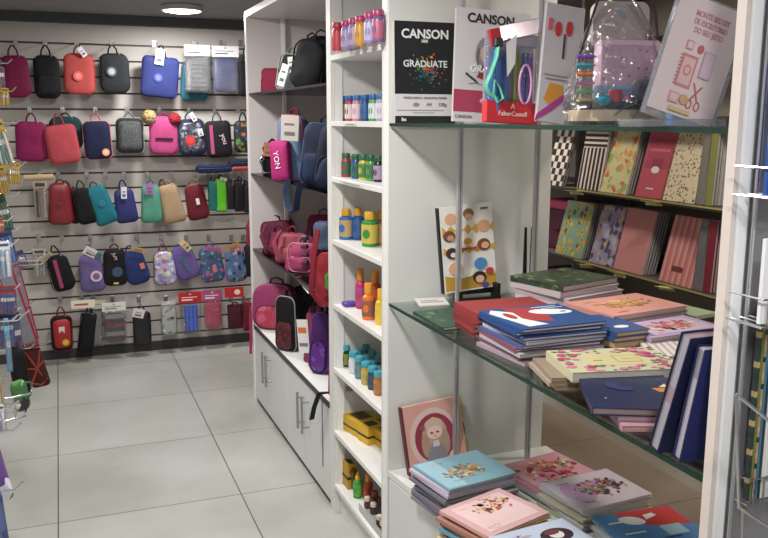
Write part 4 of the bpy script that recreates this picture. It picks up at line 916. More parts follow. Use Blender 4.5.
stack('of tan edged books beside the blue and red one', 1.232, 1.660, GZ+.0003, 1.013, .10, .17, R(2), ('navy notebook with white patch right beneath the big blob print', '#2c4a80', dict(art=lambda cv, w, h, z: flat_art(cv, [('#dcdce0', ell(0, -.04, .02, .012))], z))),
      [('#35507c', BPAGES), ('#b08a5c', BPAGES), ('#4a5468', BPAGES), ('#a8865c', BPAGES)], GS, .004, 18, BPAGES)
stack('under the green leaf cover', 1.352, 2.052, GZ+.0003, 1.052, .235, .205, R(15), ('dark green leaf printed notebook topping the rear glass shelf stack', pattern('#33402f', 'blotch', ['#4a5c3c', '#262f26', '#6a7c4c', '#2c3a30'], 38, .4, .42), {}),
      ['#c0b0b6', '#b5a3aa', '#c9b9bf', '#aa8f9a', '#bca8b0'], GS, .014, 9, pattern('#c6bbbe', 'pages', ['#9a8890'], 260, .7))
stack('under the salmon pink cover', 1.385, 1.805, GZ+.0003, 1.018, .265, .185, R(8), ('salmon pink notebook with golden flower cluster behind the blob print', '#cb8f84', dict(art=bouquet(['#b98a4c', '#d9b08a', '#a86a4c', '#c9a05c'], .0, .01, .07, .035, 40, 13, .010))),
      [('#7c6a66', GPAGES), ('#8a4a4c', GPAGES), ('#5c6a5c', GPAGES), ('#9c8c86', GPAGES)], GS, .008, 10, GPAGES)
stack('under the lavender flower cover', 1.390, 1.640, GZ+.0003, .996, .245, .150, R(4), ('lavender notebook with gold and rose flower picture', '#a992b2', dict(art=bouquet(['#b98a4c', '#a04a5c', '#d9c4a0', '#c9788c'], .01, .0, .07, .032, 44, 15, .010, [('#b9a4c0', rectp(-.10, .10, -.06, .06))]))),
      [('#b5b0b4', GPAGES), ('#c0bcc0', GPAGES), ('#8c8a90', GPAGES)], GS, .008, 11, GPAGES)
book('notebook', 'pale green notebook showing beside the salmon pink stack', (1.56, 1.77, .985), R(10), .09, .13, .010, '#8fa07c', None, GS)
stack('of white notebooks right of the floral cream one', 1.330, 1.485, GZ+.0003, .983, .21, .13, R(-24), ('white striped notebook in clear wrap right of the floral one', pattern('#cfc8c2', 'stripes', ['#a89a94', '#d8d0ca'], 60), {}), ['#cfc8c6', '#bdb6b2'], GS, .006, 12)
stack('of kraft notebooks below the floral cream one', 1.045, 1.462, GZ+.0003, .978, .225, .150, R(-16), ('kraft brown notebook directly below the floral cream one', ('#8c7c6c'), {}),
      [('#a09080', BPAGES), ('#7c6c5c', BPAGES)], GS, .012, 13, BPAGES)
def roses(cv, w, h, z):
    rnd = random.Random(21); cols = ['#a83e62', '#4c6248', '#c67688', '#6c7c5c', '#b85878', '#8a9078']; mb = MB()
    for i in range(150):
        x = rnd.uniform(-w*.48, w*.48); y = rnd.uniform(-h*.47, h*.47)
        if abs(x) < w*.29 and abs(y) < h*.26: continue
        k = rnd.randrange(6); big = k in (0, 2, 4)
        mb.M = Matrix.Translation((0, 0, z+.0003+.00001*i)) @ Matrix.Rotation(-PI/2, 4, 'X')
        r_ = rnd.uniform(.006, .013) if big else rnd.uniform(.004, .008)
        mb.prism(ell(x, y, min(r_, w/2-abs(x)), min(r_*(.8 if big else .45), h/2-abs(y)), 12, 0 if not big else rnd.uniform(0, .3)), -.0003, 0, k)
    mb.build('rose_border', [paper(c) for c in cols], cv)
book('notebook', 'cream notebook with pink roses border and plain center', (1.075, 1.430, .9785), R(-13), .245, .165, .021, '#bdb99a', PAGES, GS, art=lambda cv, w, h, z: roses(cv, w, h, z) or flat_art(cv, [('#c4b98c', rectp(-w*.27, w*.27, -h*.26, h*.26)), ('#a8924c', rectp(.0, .055, -.025, .025)), ('#c4b98c', rectp(.003, .052, -.022, .022)), ('#a8924c', rectp(.015, .04, -.004, .0)), ('#a8924c', rectp(-.05, -.03, -.01, -.006))], z))
book('notebook', 'pink notebook lying lowest beneath the navy one', (1.03, 1.235, GZ+.0003), R(-20), .185, .185, .011, '#b58a94', RPAGES, GS)
book('notebook', 'mauve notebook right below the navy one', (1.035, 1.25, GZ+.012), R(-24), .175, .185, .009, '#9a86a0', RPAGES, GS)
book('notebook', 'navy starry notebook with small orange boat motif', (1.005, 1.285, GZ+.0215), R(-26), .175, .225, .015, pattern('#1f2748', 'dots', ['#2c365c', '#8a8ca0'], 38, .4, .09), pattern('#a08c8c', 'pages', ['#5c4c54'], 300, .7), GS,
     art=lambda cv, w, h, z: flat_art(cv, [('#c47c3c', [(.045, .01), (.08, .015), (.075, -.008), (.055, -.012)]), ('#d8c8a8', [(.06, .018), (.075, .04), (.078, .018)]), ('#8f93a8', ell(-.05, .07, .003, .003, 8)), ('#8f93a8', ell(.0, .085, .0035, .003, 8)), ('#8f93a8', ell(-.055, -.06, .003, .003, 8)), ('#2a3460', ell(-.03, .02, .012, .02)), ('#2a3460', ell(-.01, .0, .018, .012))], z))
# leaning navy books by the post: spine down, leaning against the end panel
def leaner(lab, x, y, w, h, t_, lean, yaw, cover, pages, z=GZ, group=None, art=None, cat='notebook'):
    t = thing('notebook', lab, cat, (x, y, z+.0003), (R(lean), 0, R(yaw)), group)
    cm = paper(cover) if isinstance(cover, str) else cover
    bt = .0022
    mb = MB(); mb.box(-w/2, w/2, 0, bt, 0, h); mb.box(-w/2, w/2, t_-bt, t_, 0, h); mb.box(w/2-bt, w/2, bt, t_-bt, 0, h); mb.build('cover', cm, t)
    MB().box(-w/2+.003, w/2-bt, bt+.0002, t_-bt-.0002, .003, h-.003).build('pages', pages, t)
    if art: art(t, w, h)
    return t
NPG = pattern('#a8a4ae', 'pages', ['#8a8894'], 5, .6)
leaner('tall navy notebook with rose inner cover leaning farther from the post', .985, 1.075, .16, .222, .024, 16, 0, '#1c2144', pattern('#9c98a4', 'pages', ['#9a828c'], 8, .6))
leaner('navy notebook with a painted flower leaning nearest the white post', .992, 1.028, .155, .205, .020, 12, -3, '#20265a', NPG, art=lambda t, w, h: (MB().prism(ell(.02, .05, .014, .018, 16), -.0008, 0).build('printed_flower', paper('#7a3c5a'), t), MB().prism(ell(.03, .075, .010, .012, 14), -.0008, 0).build('printed_flower', paper('#4a5a7c'), t)))
t = thing('price_card', 'small white price card lying on glass near the divider', 'card', tuple(at_z(432, 302, GZ+.004)), (R(14), R(0), R(-6)))
MB().box(-.048, .048, -.028, .028, 0, .001).build('card', paper('#cfccc8'), t); MB().box(-.035, .035, -.004, .0, .001, .0014).box(-.035, .02, .008, .011, .001, .0014).build('card_print', paper('#8a7878'), t)
# standing books against the divider
def face_book(lab, px0, px1, pyt, Y, z, h, t_, cover, rollr, back, group=None, art=None, lean=-5, edgec=None):
    a = at_y(px0, pyt, Y); b_ = at_y(px1, pyt, Y); w = b_.x-a.x
    t = thing('notebook', lab, 'notebook', ((a.x+b_.x)/2+math.sin(-R(rollr))*h*.5, Y, z), (R(lean), R(rollr), 0), group)
    MB().box(-w/2, w/2, 0, .002, 0, h).box(-w/2, w/2, t_-.002, t_, 0, h).box(-w/2, -w/2+.002, .002, t_-.002, 0, h).build('cover', [paper(cover) if isinstance(cover, str) else cover], t)
    MB().box(-w/2-.001, -w/2+.004, -.0004, t_+.0004, 0, h).build('spine', paper(back), t)
    MB().box(-w/2+.002, w/2-.003, .0022, t_-.0022, .003, h-.003).build('pages', PAGES, t)
    if art: art(t, w, h)
    return t
def flat_xz(parent, items, name='cover_art', y=-.0004):
    for i, (c, pts) in enumerate(items):
        MB().prism(pts, y-.0003*(i+1), y+.0004).build(name, paper(c), parent)
def cartoon(t, w, h):
    its = [('#b98f3a', [(-w*.45, h*.02), (w*.5, h*.02), (w*.5, h*.16), (w*.2, h*.2), (-w*.1, h*.15), (-w*.45, h*.2)])]
    zig = lambda z0, z1: [(-w*.45+w*.95*i/12, z1 if i % 2 else z0) for i in range(13)]+[(w*.5-w*.95*i/12, (z0 if i % 2 else z1)+h*.06) for i in range(13)]
    its += [('#c9a040', zig(h*.66, h*.72)), ('#c9a040', zig(h*.44, h*.47))]
    for cx, cz, r, c in ((-.28, .86, .11, '#d8a88c'), (.05, .9, .10, '#8a6a50'), (.32, .74, .12, '#d2a080'), (-.33, .66, .11, '#6a4a38'), (.3, .52, .12, '#7a4a34'), (-.3, .46, .11, '#3c3436'), (-.25, .28, .13, '#d8a88c'), (.22, .30, .12, '#4f86b8'), (.18, .14, .12, '#2c2626'), (-.02, .22, .10, '#ece8e2'), (.38, .2, .07, '#b8403c')):
        its.append((c, ell(cx*w, cz*h, r*w, r*w*.85, 18)))
    for cx, cz, r, c in ((.05, .86, .07, '#d8a88c'), (-.31, .64, .06, '#c09070'), (.32, .51, .07, '#d8a88c'), (.18, .12, .08, '#d8a88c'), (-.28, .44, .05, '#e4dcd4'), (.0, .58, .07, '#c98f3a'), (.28, .04, .06, '#4a4a86')):
        its.append((c, ell(cx*w, cz*h, r*w, r*w*.8, 16)))
    its.append(('#9c4a44', rectp(-w*.13, w*.15, h*.485, h*.505))); flat_xz(t, its)
    MB().box(w*.28, w*.42, -.0012, 0, h*.93, h*.955).build('price_sticker', paper('#5c6a7c'), t)
face_book('white notebook with mustard zigzags and round cartoon faces, standing on glass', 442, 496, 215, 2.285, GZ+.03, .265, .016, '#dfdcd6', -4, '#1c1c20', art=cartoon, lean=-3)
t = thing('book_stand', 'black stand holding the white zigzag notebook upright', 'stand', (at_y(478, 300, 2.27).x, 2.285, GZ+.0005))
MB().box(-.072, -.060, -.03, .012, 0, .033).box(.058, .070, -.03, .012, 0, .05).box(-.06, .06, .004, .012, .016, .035).box(-.072, .07, -.034, -.028, 0, .012).build('stand_frame', BLACK, t)
t = thing('book_stand', 'thin black upright stand behind the right chrome pole', 'stand', (at_y(529, 270, 2.30).x, 2.30, GZ+.0005))
MB().add([(-.021, 0, 0), (-.006, 0, 0), (-.012, 0, .215), (-.018, 0, .215), (-.021, .006, 0), (-.006, .006, 0), (-.012, .006, .215), (-.018, .006, .215)], [(0, 1, 2, 3), (7, 6, 5, 4), (0, 4, 5, 1), (1, 5, 6, 2), (2, 6, 7, 3), (3, 7, 4, 0)]).build('left_arm', BLACK, t)
MB().add([(.004, 0, 0), (.024, 0, 0), (.012, 0, .215), (.006, 0, .215), (.004, .006, 0), (.024, .006, 0), (.012, .006, .215), (.006, .006, .215)], [(0, 1, 2, 3), (7, 6, 5, 4), (0, 4, 5, 1), (1, 5, 6, 2), (2, 6, 7, 3), (3, 7, 4, 0)]).build('right_arm', BLACK, t)
def girl(t, w, h):
    its = [('#cdb3ad', [(-w*.3+q[0], h*.5+q[1]) for q in ell(w*.28, 0, w*.40, h*.42, 26)])]
    its += [('#8c3448', ell(0, h*.5, w*.34, h*.34, 26)),
            ('#b09a84', ell(0, h*.56, w*.21, h*.22, 22)), ('#a58e78', ell(-w*.17, h*.42, w*.07, h*.17, 16)), ('#a58e78', ell(w*.17, h*.42, w*.07, h*.17, 16)),
            ('#e0c0b4', ell(0, h*.58, w*.13, h*.10, 20)), ('#c4ae96', [(-w*.15, h*.62), (w*.02, h*.69), (w*.15, h*.60), (w*.13, h*.73), (0, h*.79), (-w*.14, h*.73)]),
            ('#4a3434', ell(-w*.05, h*.575, w*.024, h*.012, 10)), ('#4a3434', ell(w*.05, h*.575, w*.024, h*.012, 10)), ('#a85a5c', ell(0, h*.525, w*.014, h*.006, 8)),
            ('#85808c', [(-w*.05, h*.46), (w*.05, h*.46), (w*.18, h*.22), (w*.12, h*.18), (-w*.12, h*.18), (-w*.18, h*.22)]), ('#c9c0c4', [(-w*.05, h*.46), (w*.05, h*.46), (w*.06, h*.38), (-w*.06, h*.38)]), ('#9c4458', ell(-w*.2, h*.66, w*.045, h*.03, 12))]
    flat_xz(t, its)
face_book('pink and peach notebook with a fair haired girl picture, standing on worktop', 408, 467, 404, 2.255, CZ+.0005, .228, .022, '#c9988c', -5, '#5c2430', art=girl, lean=-9)
face_book('yellow green notebook standing half hidden behind the girl notebook', 440, 468, 398, 2.29, CZ+.0005, .225, .014, '#b5b37c', -8, '#8a8a5a', lean=-5, art=lambda t, w, h: flat_xz(t, [('#c8c4bc', ell(w*.1, h*.5, w*.42, h*.28)), ('#2f4a3c', ell(w*.12, h*.52, w*.34, h*.22))]))

# ------------------------------------------------------------------ far wall of leaning notebooks
GF = 'notebooks leaning on the far shelves'
def far_group(desc, pl, pr, pyl, pyr, z, h, cover, n, backc, art=None, lean=14, spiral=False, depth=.014, pages=None):
    a = at_x(pl, pyl, FX+.02); b_ = at_x(pr, pyr, FX+.02); w = a.y-b_.y; yc = (a.y+b_.y)/2
    for i in range(n):
        x = FX+.02+i*depth*1.12
        lab = desc if i == 0 else ORD[i+1]+' notebook back, behind the '+desc.split(' notebook')[0]+' one'
        # local: x = width (towards +x -> world -Y), y = thickness to the back, z = height
        t = thing('notebook', lab, 'notebook', (x, yc, z+.0015), (R(-lean), 0, R(-90)), GF)
        cm = (paper(cover) if isinstance(cover, str) else cover) if i == 0 else paper(backc[i % len(backc)])
        ww = w+.02
        MB().box(-ww/2, ww/2, 0, .0018, 0, h).box(-ww/2, ww/2, depth-.002, depth-.0004, 0, h).build('cover', cm, t)
        MB().box(-ww/2+.002, ww/2-.002, .002, depth-.0022, .002, h-.003).build('pages', pages or GPAGES, t)
        if i == 0 and art: art(t, ww, h)
        if spiral:
            mb = MB()
            for k in range(20): mb.tube([(-ww/2+.002+.005*math.cos(q), depth/2+(depth/2+.003)*math.sin(q), h*(k+.5)/20) for q in [2*PI*j/8 for j in range(8)]], .0012, 4, closed=True)
            mb.build('spiral_binding', STEEL, t, 60)
DK = ['#5a5558', '#4c4a4e', '#6c6466', '#3f3d42', '#746a68']
def zebra(t, w, h):
    its = [('#cfc6c0', rectp(-w/2, w/2, 0, h))]
    n = 6
    for k in range(n): its.append(('#2a2024', rectp(-w/2+w*(k+.15)/n, -w/2+w*(k+.65)/n, 0, h*.68)))
    for k in range(4): its.append(('#2a2024', rectp(-w/2, w/2, h*(.70+.08*k), h*(.74+.08*k))))
    flat_xz(t, its, 'cover_stripes')
far_group('black and white striped notebook on upper far shelf', 578, 598, 187.5, 190, 1.166, .30, '#cfc6c0', 3, DK, zebra, lean=9)
far_group('yellow green floral notebook on the upper far shelf', 601, 624, 190, 192.5, 1.166, .30, pattern('#bfc08c', 'blotch', ['#c98a4c', '#d6a35c', '#8f9f5a', '#bb5f4c', '#c9c090'], 26, .5, .5), 6, DK)
far_group('raspberry pink notebook with boxed drawing on upper far shelf', 636, 661, 193, 197, 1.166, .31, '#b04a5c', 4, DK, lambda t, w, h: flat_xz(t, [('#a03a50', rectp(-w*.4, w*.4, h*.42, h*.84)), ('#c45a6c', rectp(-w*.35, w*.35, h*.66, h*.70)), ('#8c2c40', rectp(-w*.15, w*.2, h*.42, h*.56)), ('#dcd6d4', ell(.0, h*.40, w*.14, h*.05, 14)), ('#d8d2d0', rectp(-w*.16, w*.1, h*.12, h*.14))]), spiral=True)
far_group('cream notebook with tiny dark doodles on the upper far shelf', 662, 692, 198, 203, 1.166, .30, pattern('#cfc4a6', 'blotch', ['#4c443c', '#8a6a4c', '#cfc4a6', '#cfc4a6', '#7c4c44'], 80, .5, .42), 4, DK, spiral=True)
far_group('slim grey spiral notebook right of the cream one, upper far shelf', 697, 700, 203, 205, 1.166, .29, '#77756e', 4, ['#8f8f84', '#5c5c54'], spiral=True, lean=5)
far_group('olive spined spiral notebook at the near end of the upper far shelf', 706, 709, 204, 206, 1.166, .29, '#7f8048', 6, ['#9a9a8c', '#6c6c60', '#b0b0a4'], spiral=True, lean=3)
far_group('black and white checkered notebook on upper far shelf', 546, 560, 184, 186, 1.166, .29, pattern('#1c1a1c', 'checker', ['#cfc6bc'], 30, .5), 2, DK, lean=14)
far_group('teal notebook printed with sunflowers on the lower far shelf', 556, 580, 251, 257, .819, .28, pattern('#7c9a84', 'flowers', ['#c9a83c', '#bfa040', '#8aa04c', '#5c4a2c'], 30, .5, .46), 5, DK)
far_group('lilac and navy scribble print notebook on the lower far shelf', 590, 612, 260, 265, .819, .285, pattern('#8f8ba8', 'blotch', ['#3c3c5c', '#a8a4b8', '#c0a070', '#4c4a6c'], 30, .5, .5), 4, ['#8c7c94', '#5c5668', '#9a92a0'])
far_group('plain dusty pink notebook on the lower far shelf', 613, 640, 266, 274, .819, .29, '#bf8484', 5, ['#6c6a76', '#5a5862', '#7c7a84'])
far_group('pink striped notebook with brown label on the lower far shelf', 660, 690, 279, 285, .819, .29, pattern('#c07a78', 'stripes', ['#cf9c96', '#b56a6c'], 28, .5), 4, ['#8a4458', '#6c5a64', '#9a5a6a'], lambda t, w, h: flat_xz(t, [('#6a3434', rectp(-w*.2, w*.12, h*.18, h*.26))]))
far_group('grey spiral notebook right of the pink striped one, lower far shelf', 694, 698, 284, 286, .819, .285, '#6c6a70', 4, ['#8a8a90', '#55535a'], spiral=True, lean=5)
far_group('wine red spiral notebook at the near end of the lower far shelf', 704, 708, 285, 288, .819, .285, '#7c2436', 5, ['#8a8a90', '#8c2c3c', '#a0a0a4'], spiral=True, lean=3)
# bay beyond the panel
for (lab, py0, py1, c, X) in (('maroon document case with pink lid in the far bay', 246, 199, '#55203a', 2.45),):
    a = at_x(546, py0, X); b_ = at_x(562, py1, X)
    t = thing('document_case', lab, 'case', (X, (a.y+b_.y)/2, .8195), (0, 0, 0), None)
    MB().box(0, .2, -.14, .10, 0, .215, 0, .006).build('case_body', plas('#55203a', .4), t); MB().box(-.004, .204, -.144, .104, .215, .262, 0, .006).build('lid', plas('#b8416c', .4), t); MB().box(-.006, 0, -.05, .0, .1, .112).build('latch', plas('#3c1428', .4), t)
t = thing('document_case', 'purple case on the lowest far shelf beside the divider panel', 'case', (2.42, 3.62, .4715)); 
MB().box(0, .2, .08, .30, 0, .22, 0, .006).build('case_body', plas('#3c1c44', .4), t); MB().box(-.004, .204, .078, .304, .22, .235, 0, .004).build('lid', plas('#5a2c60', .4), t)
for i, (px, py) in enumerate(((588, 259.5), (668, 284.5), (621, 272))):
    a = at_x(px, py, FX); t = thing('price_tag', 'lime price tag clipped to the lower far shelf, '+['farthest', 'nearest', 'middle'][i]+' of the three', 'tag', (FX-.004, a.y, .806), (0, R([12, 8, 20][i]), R([35, 25, 10][i])), 'lime price tags on the far shelves')
    MB().box(-.05, .0, -.035, .035, .0, .0012).build('tag', paper('#c6cf7a'), t); MB().box(-.0, .0015, -.035, .035, -.012, .004).build('clip', plas('#c8cc9a', .3), t)
for i, px in enumerate((578, 655)):
    a = at_x(px, 190 if i == 0 else 200, FX); t = thing('price_tag', 'yellow price tag clipped to the upper far shelf, '+['below striped notebook', 'below the cream notebook'][i], 'tag', (FX-.004, a.y, 1.153), (0, R(10), R(20)), 'lime price tags on the far shelves')
    MB().box(-.045, .0, -.04, .04, .0, .0012).build('tag', paper('#cfcd74'), t); MB().box(-.0, .0015, -.04, .04, -.012, .004).build('clip', plas('#c8cc9a', .3), t)
# dark stock lying on lower far shelves
for i in range(5):
    yy = 1.7+i*.33
    for k in range(3):
        t = book('notebook', 'dark '+['bottom', 'middle', 'top'][k]+' notebook of the '+ORD[i+1]+' pile from the near end, low far shelf', (FX+.16, yy, .4715+.02*k), R(4*k-3), .26, .2, .019, ['#4c4a50', '#5c4650', '#55606a', '#3f4a44', '#6a5a50'][(i+k) % 5], GPAGES, 'dark notebooks piled on the lower far shelf')

# ------------------------------------------------------------------ things on the top glass shelf
TZ = 1.4903
def pad(lab, tl, tr, Y, h, lean, roll, build):
    a = at_y(*tl, Y); b_ = at_y(*tr, Y); w = b_.x-a.x
    t = thing('drawing_pad', lab, 'drawing pad', ((a.x+b_.x)/2-h*math.sin(R(roll)), Y-.012, TZ), (R(lean), R(roll), 0), 'drawing pads on the top glass shelf')
    MB().box(-w/2, w/2, .0022, .010, 0, h-.001).build('pages', PAGES, t)
    MB().box(-w/2, w/2, .010, .0112, 0, h).build('back_board', paper('#b0aaa2'), t)
    c = MB().box(-w/2, w/2, 0, .002, 0, h).build('cover', paper('#cfccd0'), t)
    build(c, w, h); return t
def pad1(c, w, h):
    flat_xz(c, [('#1d2023', rectp(-w/2, w/2, h*.29, h)), ('#1f2124', rectp(-w/2, w/2, 0, h*.072))], 'cover_panel')
    text('CANSON', .036, 'lettering', paper('#e6e6e6'), c, (0, -.0014, h*.875), bold=.0009)
    text('GRADUATE', .027, 'lettering', paper('#d8d8dc'), c, (0, -.0014, h*.585), bold=.0005)
    MB().box(-.012, .008, -.0018, -.0008, h*.795, h*.825).build('cover_mark', paper('#b8bcbf'), c)
    rnd = random.Random(4); by = {}
    for i in range(150):
        r_ = abs(rnd.gauss(0, .030)); a = rnd.uniform(0, 2*PI); x, z = r_*math.cos(a), r_*math.sin(a)*.9
        cc = ['#b8402c', '#c9a02c', '#4f8a3c', '#3c5a86', '#2c6a6a', '#6a6e72'][int(((a+rnd.uniform(-.6, .6)) % (2*PI))/(2*PI)*6)]
        by.setdefault(cc, []).append(ell(x, h*.52+z, rnd.uniform(.0008, .0048), rnd.uniform(.0008, .0034), 8, rnd.uniform(0, 3)))
    for cc, ps in by.items():
        mb = MB()
        for p in ps: mb.prism(p, -.0011, -.0006)
        mb.build('paint_splash', paper(cc), c)
    text('MIXED MEDIA  DRAWING PAPER', .0095, 'lettering', paper('#5c5c62'), c, (0, -.0006, h*.25))
    text('A4', .014, 'lettering', paper('#3c3c42'), c, (.012, -.0006, h*.185)); text('120g', .014, 'lettering', paper('#3c3c42'), c, (.055, -.0006, h*.185))
    MB().prism(ell(-.03, h*.185, .010, .006, 14), -.001, -.0004).box(-.09, .06, -.001, -.0004, h*.125, h*.132).box(-.04, .03, -.001, -.0004, h*.10, h*.106).build('cover_mark', paper('#8a8a90'), c)
    text('fsc', .014, 'lettering', paper('#d8d8d8'), c, (-w*.36, -.0012, h*.036), bold=.0006)
pad('black and white drawing pad with colour splash against the divider', (394, 13), (455, 13), 2.325, .292, -2.0, 0, pad1)
def pad2(c, w, h):
    flat_xz(c, [('#a8415c', rectp(-w/2, w/2, h*.09, h*.285))], 'cover_panel')
    text('CANSON', .036, 'lettering', paper('#26262a'), c, (-.01, -.0008, h*.915), bold=.001)
    MB().prism(ell(-.02, h*.60, .036, .052, 22), -.0007, -.0003).build('portrait_hair', paper('#8c8a8c'), c)
    MB().prism(ell(-.022, h*.61, .019, .026, 18), -.0011, -.0006).build('portrait_face', paper('#cbb0a6'), c)
    MB().prism([(-.05, h*.40), (-.03, h*.52), (.02, h*.50), (.04, h*.40), (.0, h*.36)], -.0009, -.0003).build('portrait_scarf', paper('#8a3c38'), c)
    for pts in ([(-.045, h*.66), (-.05, h*.58), (-.045, h*.5)], [(-.005, h*.70), (.008, h*.62), (.005, h*.52)], [(-.01, h*.46), (.02, h*.41)]): MB().tube([(x, -.0012, z) for x, z in pts], .0012, 5).build('sketch_line', paper('#56555a'), c)
    text('GRADUATE', .028, 'lettering', paper('#e9e9ec'), c, (.0, -.0016, h*.475), bold=.0008, shear=.2)
    MB().tube([(-.085, -.002, h*.43), (-.055, -.002, h*.37), (-.045, -.002, h*.345)], [.0035, .0035, .0008], 6).build('drawn_pencil', paper('#2c2c30'), c)
    MB().tube([(-.075, -.001, h*.34), (-.05, -.001, h*.35), (-.03, -.001, h*.335), (-.01, -.001, h*.34)], .0009, 5).build('sketch_line', paper('#77767a'), c)
    text('DESSIN', .010, 'lettering', paper('#e8dce0'), c, (.015, -.0008, h*.25)); text('A4', .014, 'lettering', paper('#ecdfe3'), c, (.01, -.0008, h*.20)); MB().prism(ell(-.025, h*.195, .012, .008, 14), -.0011, -.0006).build('cover_mark', paper('#d8b0bb'), c)
    text('CANSON', .013, 'lettering', paper('#3c3c40'), c, (-w*.36, -.0006, h*.045))
pad('white drawing pad with sketched portrait and crimson band', (458, 5), (533, 3), 2.20, .318, -3.5, 3.0, pad2)
# pen and scissors set in red card
a = at_y(481, 127, 1.98); b_ = at_y(532, 127, 1.98)
t = thing('scissors_pen_set', 'red carded school set with teal scissors and coloured markers', 'stationery set', ((a.x+b_.x)/2, 1.98, TZ), (R(-4), R(3), R(0)))
w = b_.x-a.x; h = .29
MB().box(-w/2, w/2, -.028, -.001, 0, .055, 0, .001).build('red_tray', paper('#c22c34'), t)
c = MB().box(-w*.48, w*.48, .0, .0015, .055, .20).box(-w*.48, w*.55, .0, .0015, .20, .235).build('backing_card', paper('#b8b4c4'), t)
text('FaberCastell', .017, 'lettering', paper('#f0dcd8'), t, (0, -.0288, .023)); text('A', .02, 'lettering', paper('#f2e4e0'), t, (0, -.0288, .042))
mb = MB(); mb.M = Matrix.Translation((0.006, 0, .218)) @ Matrix.Rotation(R(-15), 4, 'Y'); mb.box(-w*.28, w*.62, -.02, -.012, .0, .04, 0, .002); hd = mb.build('foil_header', mat('#d8ccd6', .2, .6), t)
mb = MB(); mb.M = Matrix.Translation((0.006, 0, .218)) @ Matrix.Rotation(R(-15), 4, 'Y'); mb.box(-w*.48, -w*.28, -.021, -.011, -.008, .036, 0, .002); mb.build('header_end', paper('#b82c3a'), hd)
for k, (cc, x, ww) in enumerate((('#2f6ac0', -.045, .034), ('#3c78c8', -.018, .022), ('#a8b03c', .012, .010), ('#7a9c3c', .022, .010), ('#3a5cae', .036, .012), ('#4c4fa8', .049, .010), ('#7a4aa0', .060, .012))):
    mb = MB(); mb.tube([(x, -.012, .03), (x, -.012, .155), (x, -.012, .160), (x, -.012, .185)], [ww*.5, ww*.5, ww*.35, ww*.3], 12); mb.build('marker', plas(cc, .35), t, 40)
mb = MB(); mb.tube([(-.052, -.032, .195), (-.056, -.033, .165), (-.072, -.034, .12), (-.085, -.034, .09), (-.076, -.034, .072), (-.05, -.034, .058)], .0075, 10, flat=.5)
mb.tube([(-.062, -.036, .105), (-.045, -.036, .085), (-.035, -.036, .06), (-.05, -.036, .05), (-.064, -.036, .07)], .006, 10, closed=True, flat=.5); sc_ = mb.build('scissors', plas('#58b394', .35), t, 50)
MB().box(-.064, -.042, -.040, -.028, .19, .212, 0, .002).build('scissor_tip_guard', BLACK, sc_)
mb = MB(); mb.tube([(.03+.018*math.cos(q), -.036, .10+.05*math.sin(q)) for q in [2*PI*k/20 for k in range(20)]], .0035, 8, closed=True); mb.build('pink_handle', plas('#c98ab8', .3), t, 50)
MB().add([(-.032, -.038, .20), (-.002, -.038, .225), (-.004, -.038, .15), (-.026, -.038, .115)], [(0, 3, 2, 1)]).add([(-.032, -.0375, .20), (-.002, -.0375, .225), (-.004, -.0375, .15), (-.026, -.0375, .115)], [(0, 1, 2, 3)]).build('price_slip', paper('#dedce0'), t)
MB().box(-w*.47, w*.47, -.026, -.002, .056, .20, 0, .006).build('blister_shell', CLEAR, t)
# white printed pack with orange and magenta shapes
a = at_y(533, 127, 1.86); 
t = thing('printed_card_pack', 'white printed pack with red scissors drawing and orange block', 'pack', (a.x+.112, 1.93, TZ), (R(-6), R(7), R(-4)))
h = .31; MB().box(-.060, .055, 0, .012, 0, h, 0, .002).build('pack_body', paper('#b9b4ba'), t)
flat_xz(t, [('#c98a34', [(-.045, .06), (-.015, .035), (.012, .06), (.008, .10), (-.03, .105)]), ('#a43a8a', [(-.065, .0), (-.02, .03), (.02, .065), (.012, .078), (-.06, .02)]), ('#b8343c', ell(-.02, .245, .010, .02, 14)), ('#b8343c', ell(.012, .25, .010, .02, 14)), ('#4c2c34', rectp(-.002, .003, .17, .235)), ('#8a868c', rectp(-.05, .04, .123, .126)), ('#8a868c', rectp(-.045, .035, .113, .116)), ('#c8546a', rectp(-.05, -.04, .24, .27))], 'pack_print')
# cellophane wrapped basket
B0 = at_z(606, 127, TZ); bx, by_ = B0.x, 1.50
bx = at_y(615, 120, 1.45).x
t = thing('wrapped_gift_basket', 'cellophane wrapped gift basket with pink pouch and colour pencils', 'gift basket', (bx, 1.45, TZ), (0, 0, R(-12)))
W = .095
def oval(m, rx, ry, z0, z1, mi=0, n=28):
    m.prism_ = None
    vs = [(rx*math.cos(2*PI*k/n), ry*math.sin(2*PI*k/n), z) for z in (z0, z1) for k in range(n)]
    m.add(vs, [tuple(range(n-1, -1, -1)), tuple(range(n, 2*n))]+[(k, (k+1) % n, n+(k+1) % n, n+k) for k in range(n)], mi); return m
bb = oval(MB(), W, .055, 0, .035).build('basket_base', pattern('#2a2426', 'hstripes', ['#4c443c'], 60, .7), t)
oval(MB(), W+.002, .057, .008, .030).build('wood_band', mat('#c9b594', .6), bb)
oval(MB(), W+.003, .058, .0305, .046).build('dark_rim', cloth('#1f1c1f'), bb)
MB().box(-.050, .094, -.012, .012, .044, .168, 0, .010).build('pink_pouch', pattern('#d0aab8', 'dots', ['#8f6a80', '#b592a4'], 55, .5, .16), t)
MB().box(-.058, .066, -.028, -.013, .038, .078, 0, .006).build('blue_pouch_base', pattern('#7d9cb5', 'blotch', ['#6a86a4', '#9ab4c4'], 30, .5), t)
for k, cc in enumerate(('#b0a02c', '#4f9a4c', '#a04a8c', '#c8743c', '#3c8aa0', '#7a4ca0')):
    z = .048+k*.017; mb = MB(); mb.tube([(-.094, -.02, z), (-.068, -.03, z), (-.060, -.033, z)], [.0048, .0048, .0006], 6); mb.build('colour_pencil', plas(cc, .4), t)
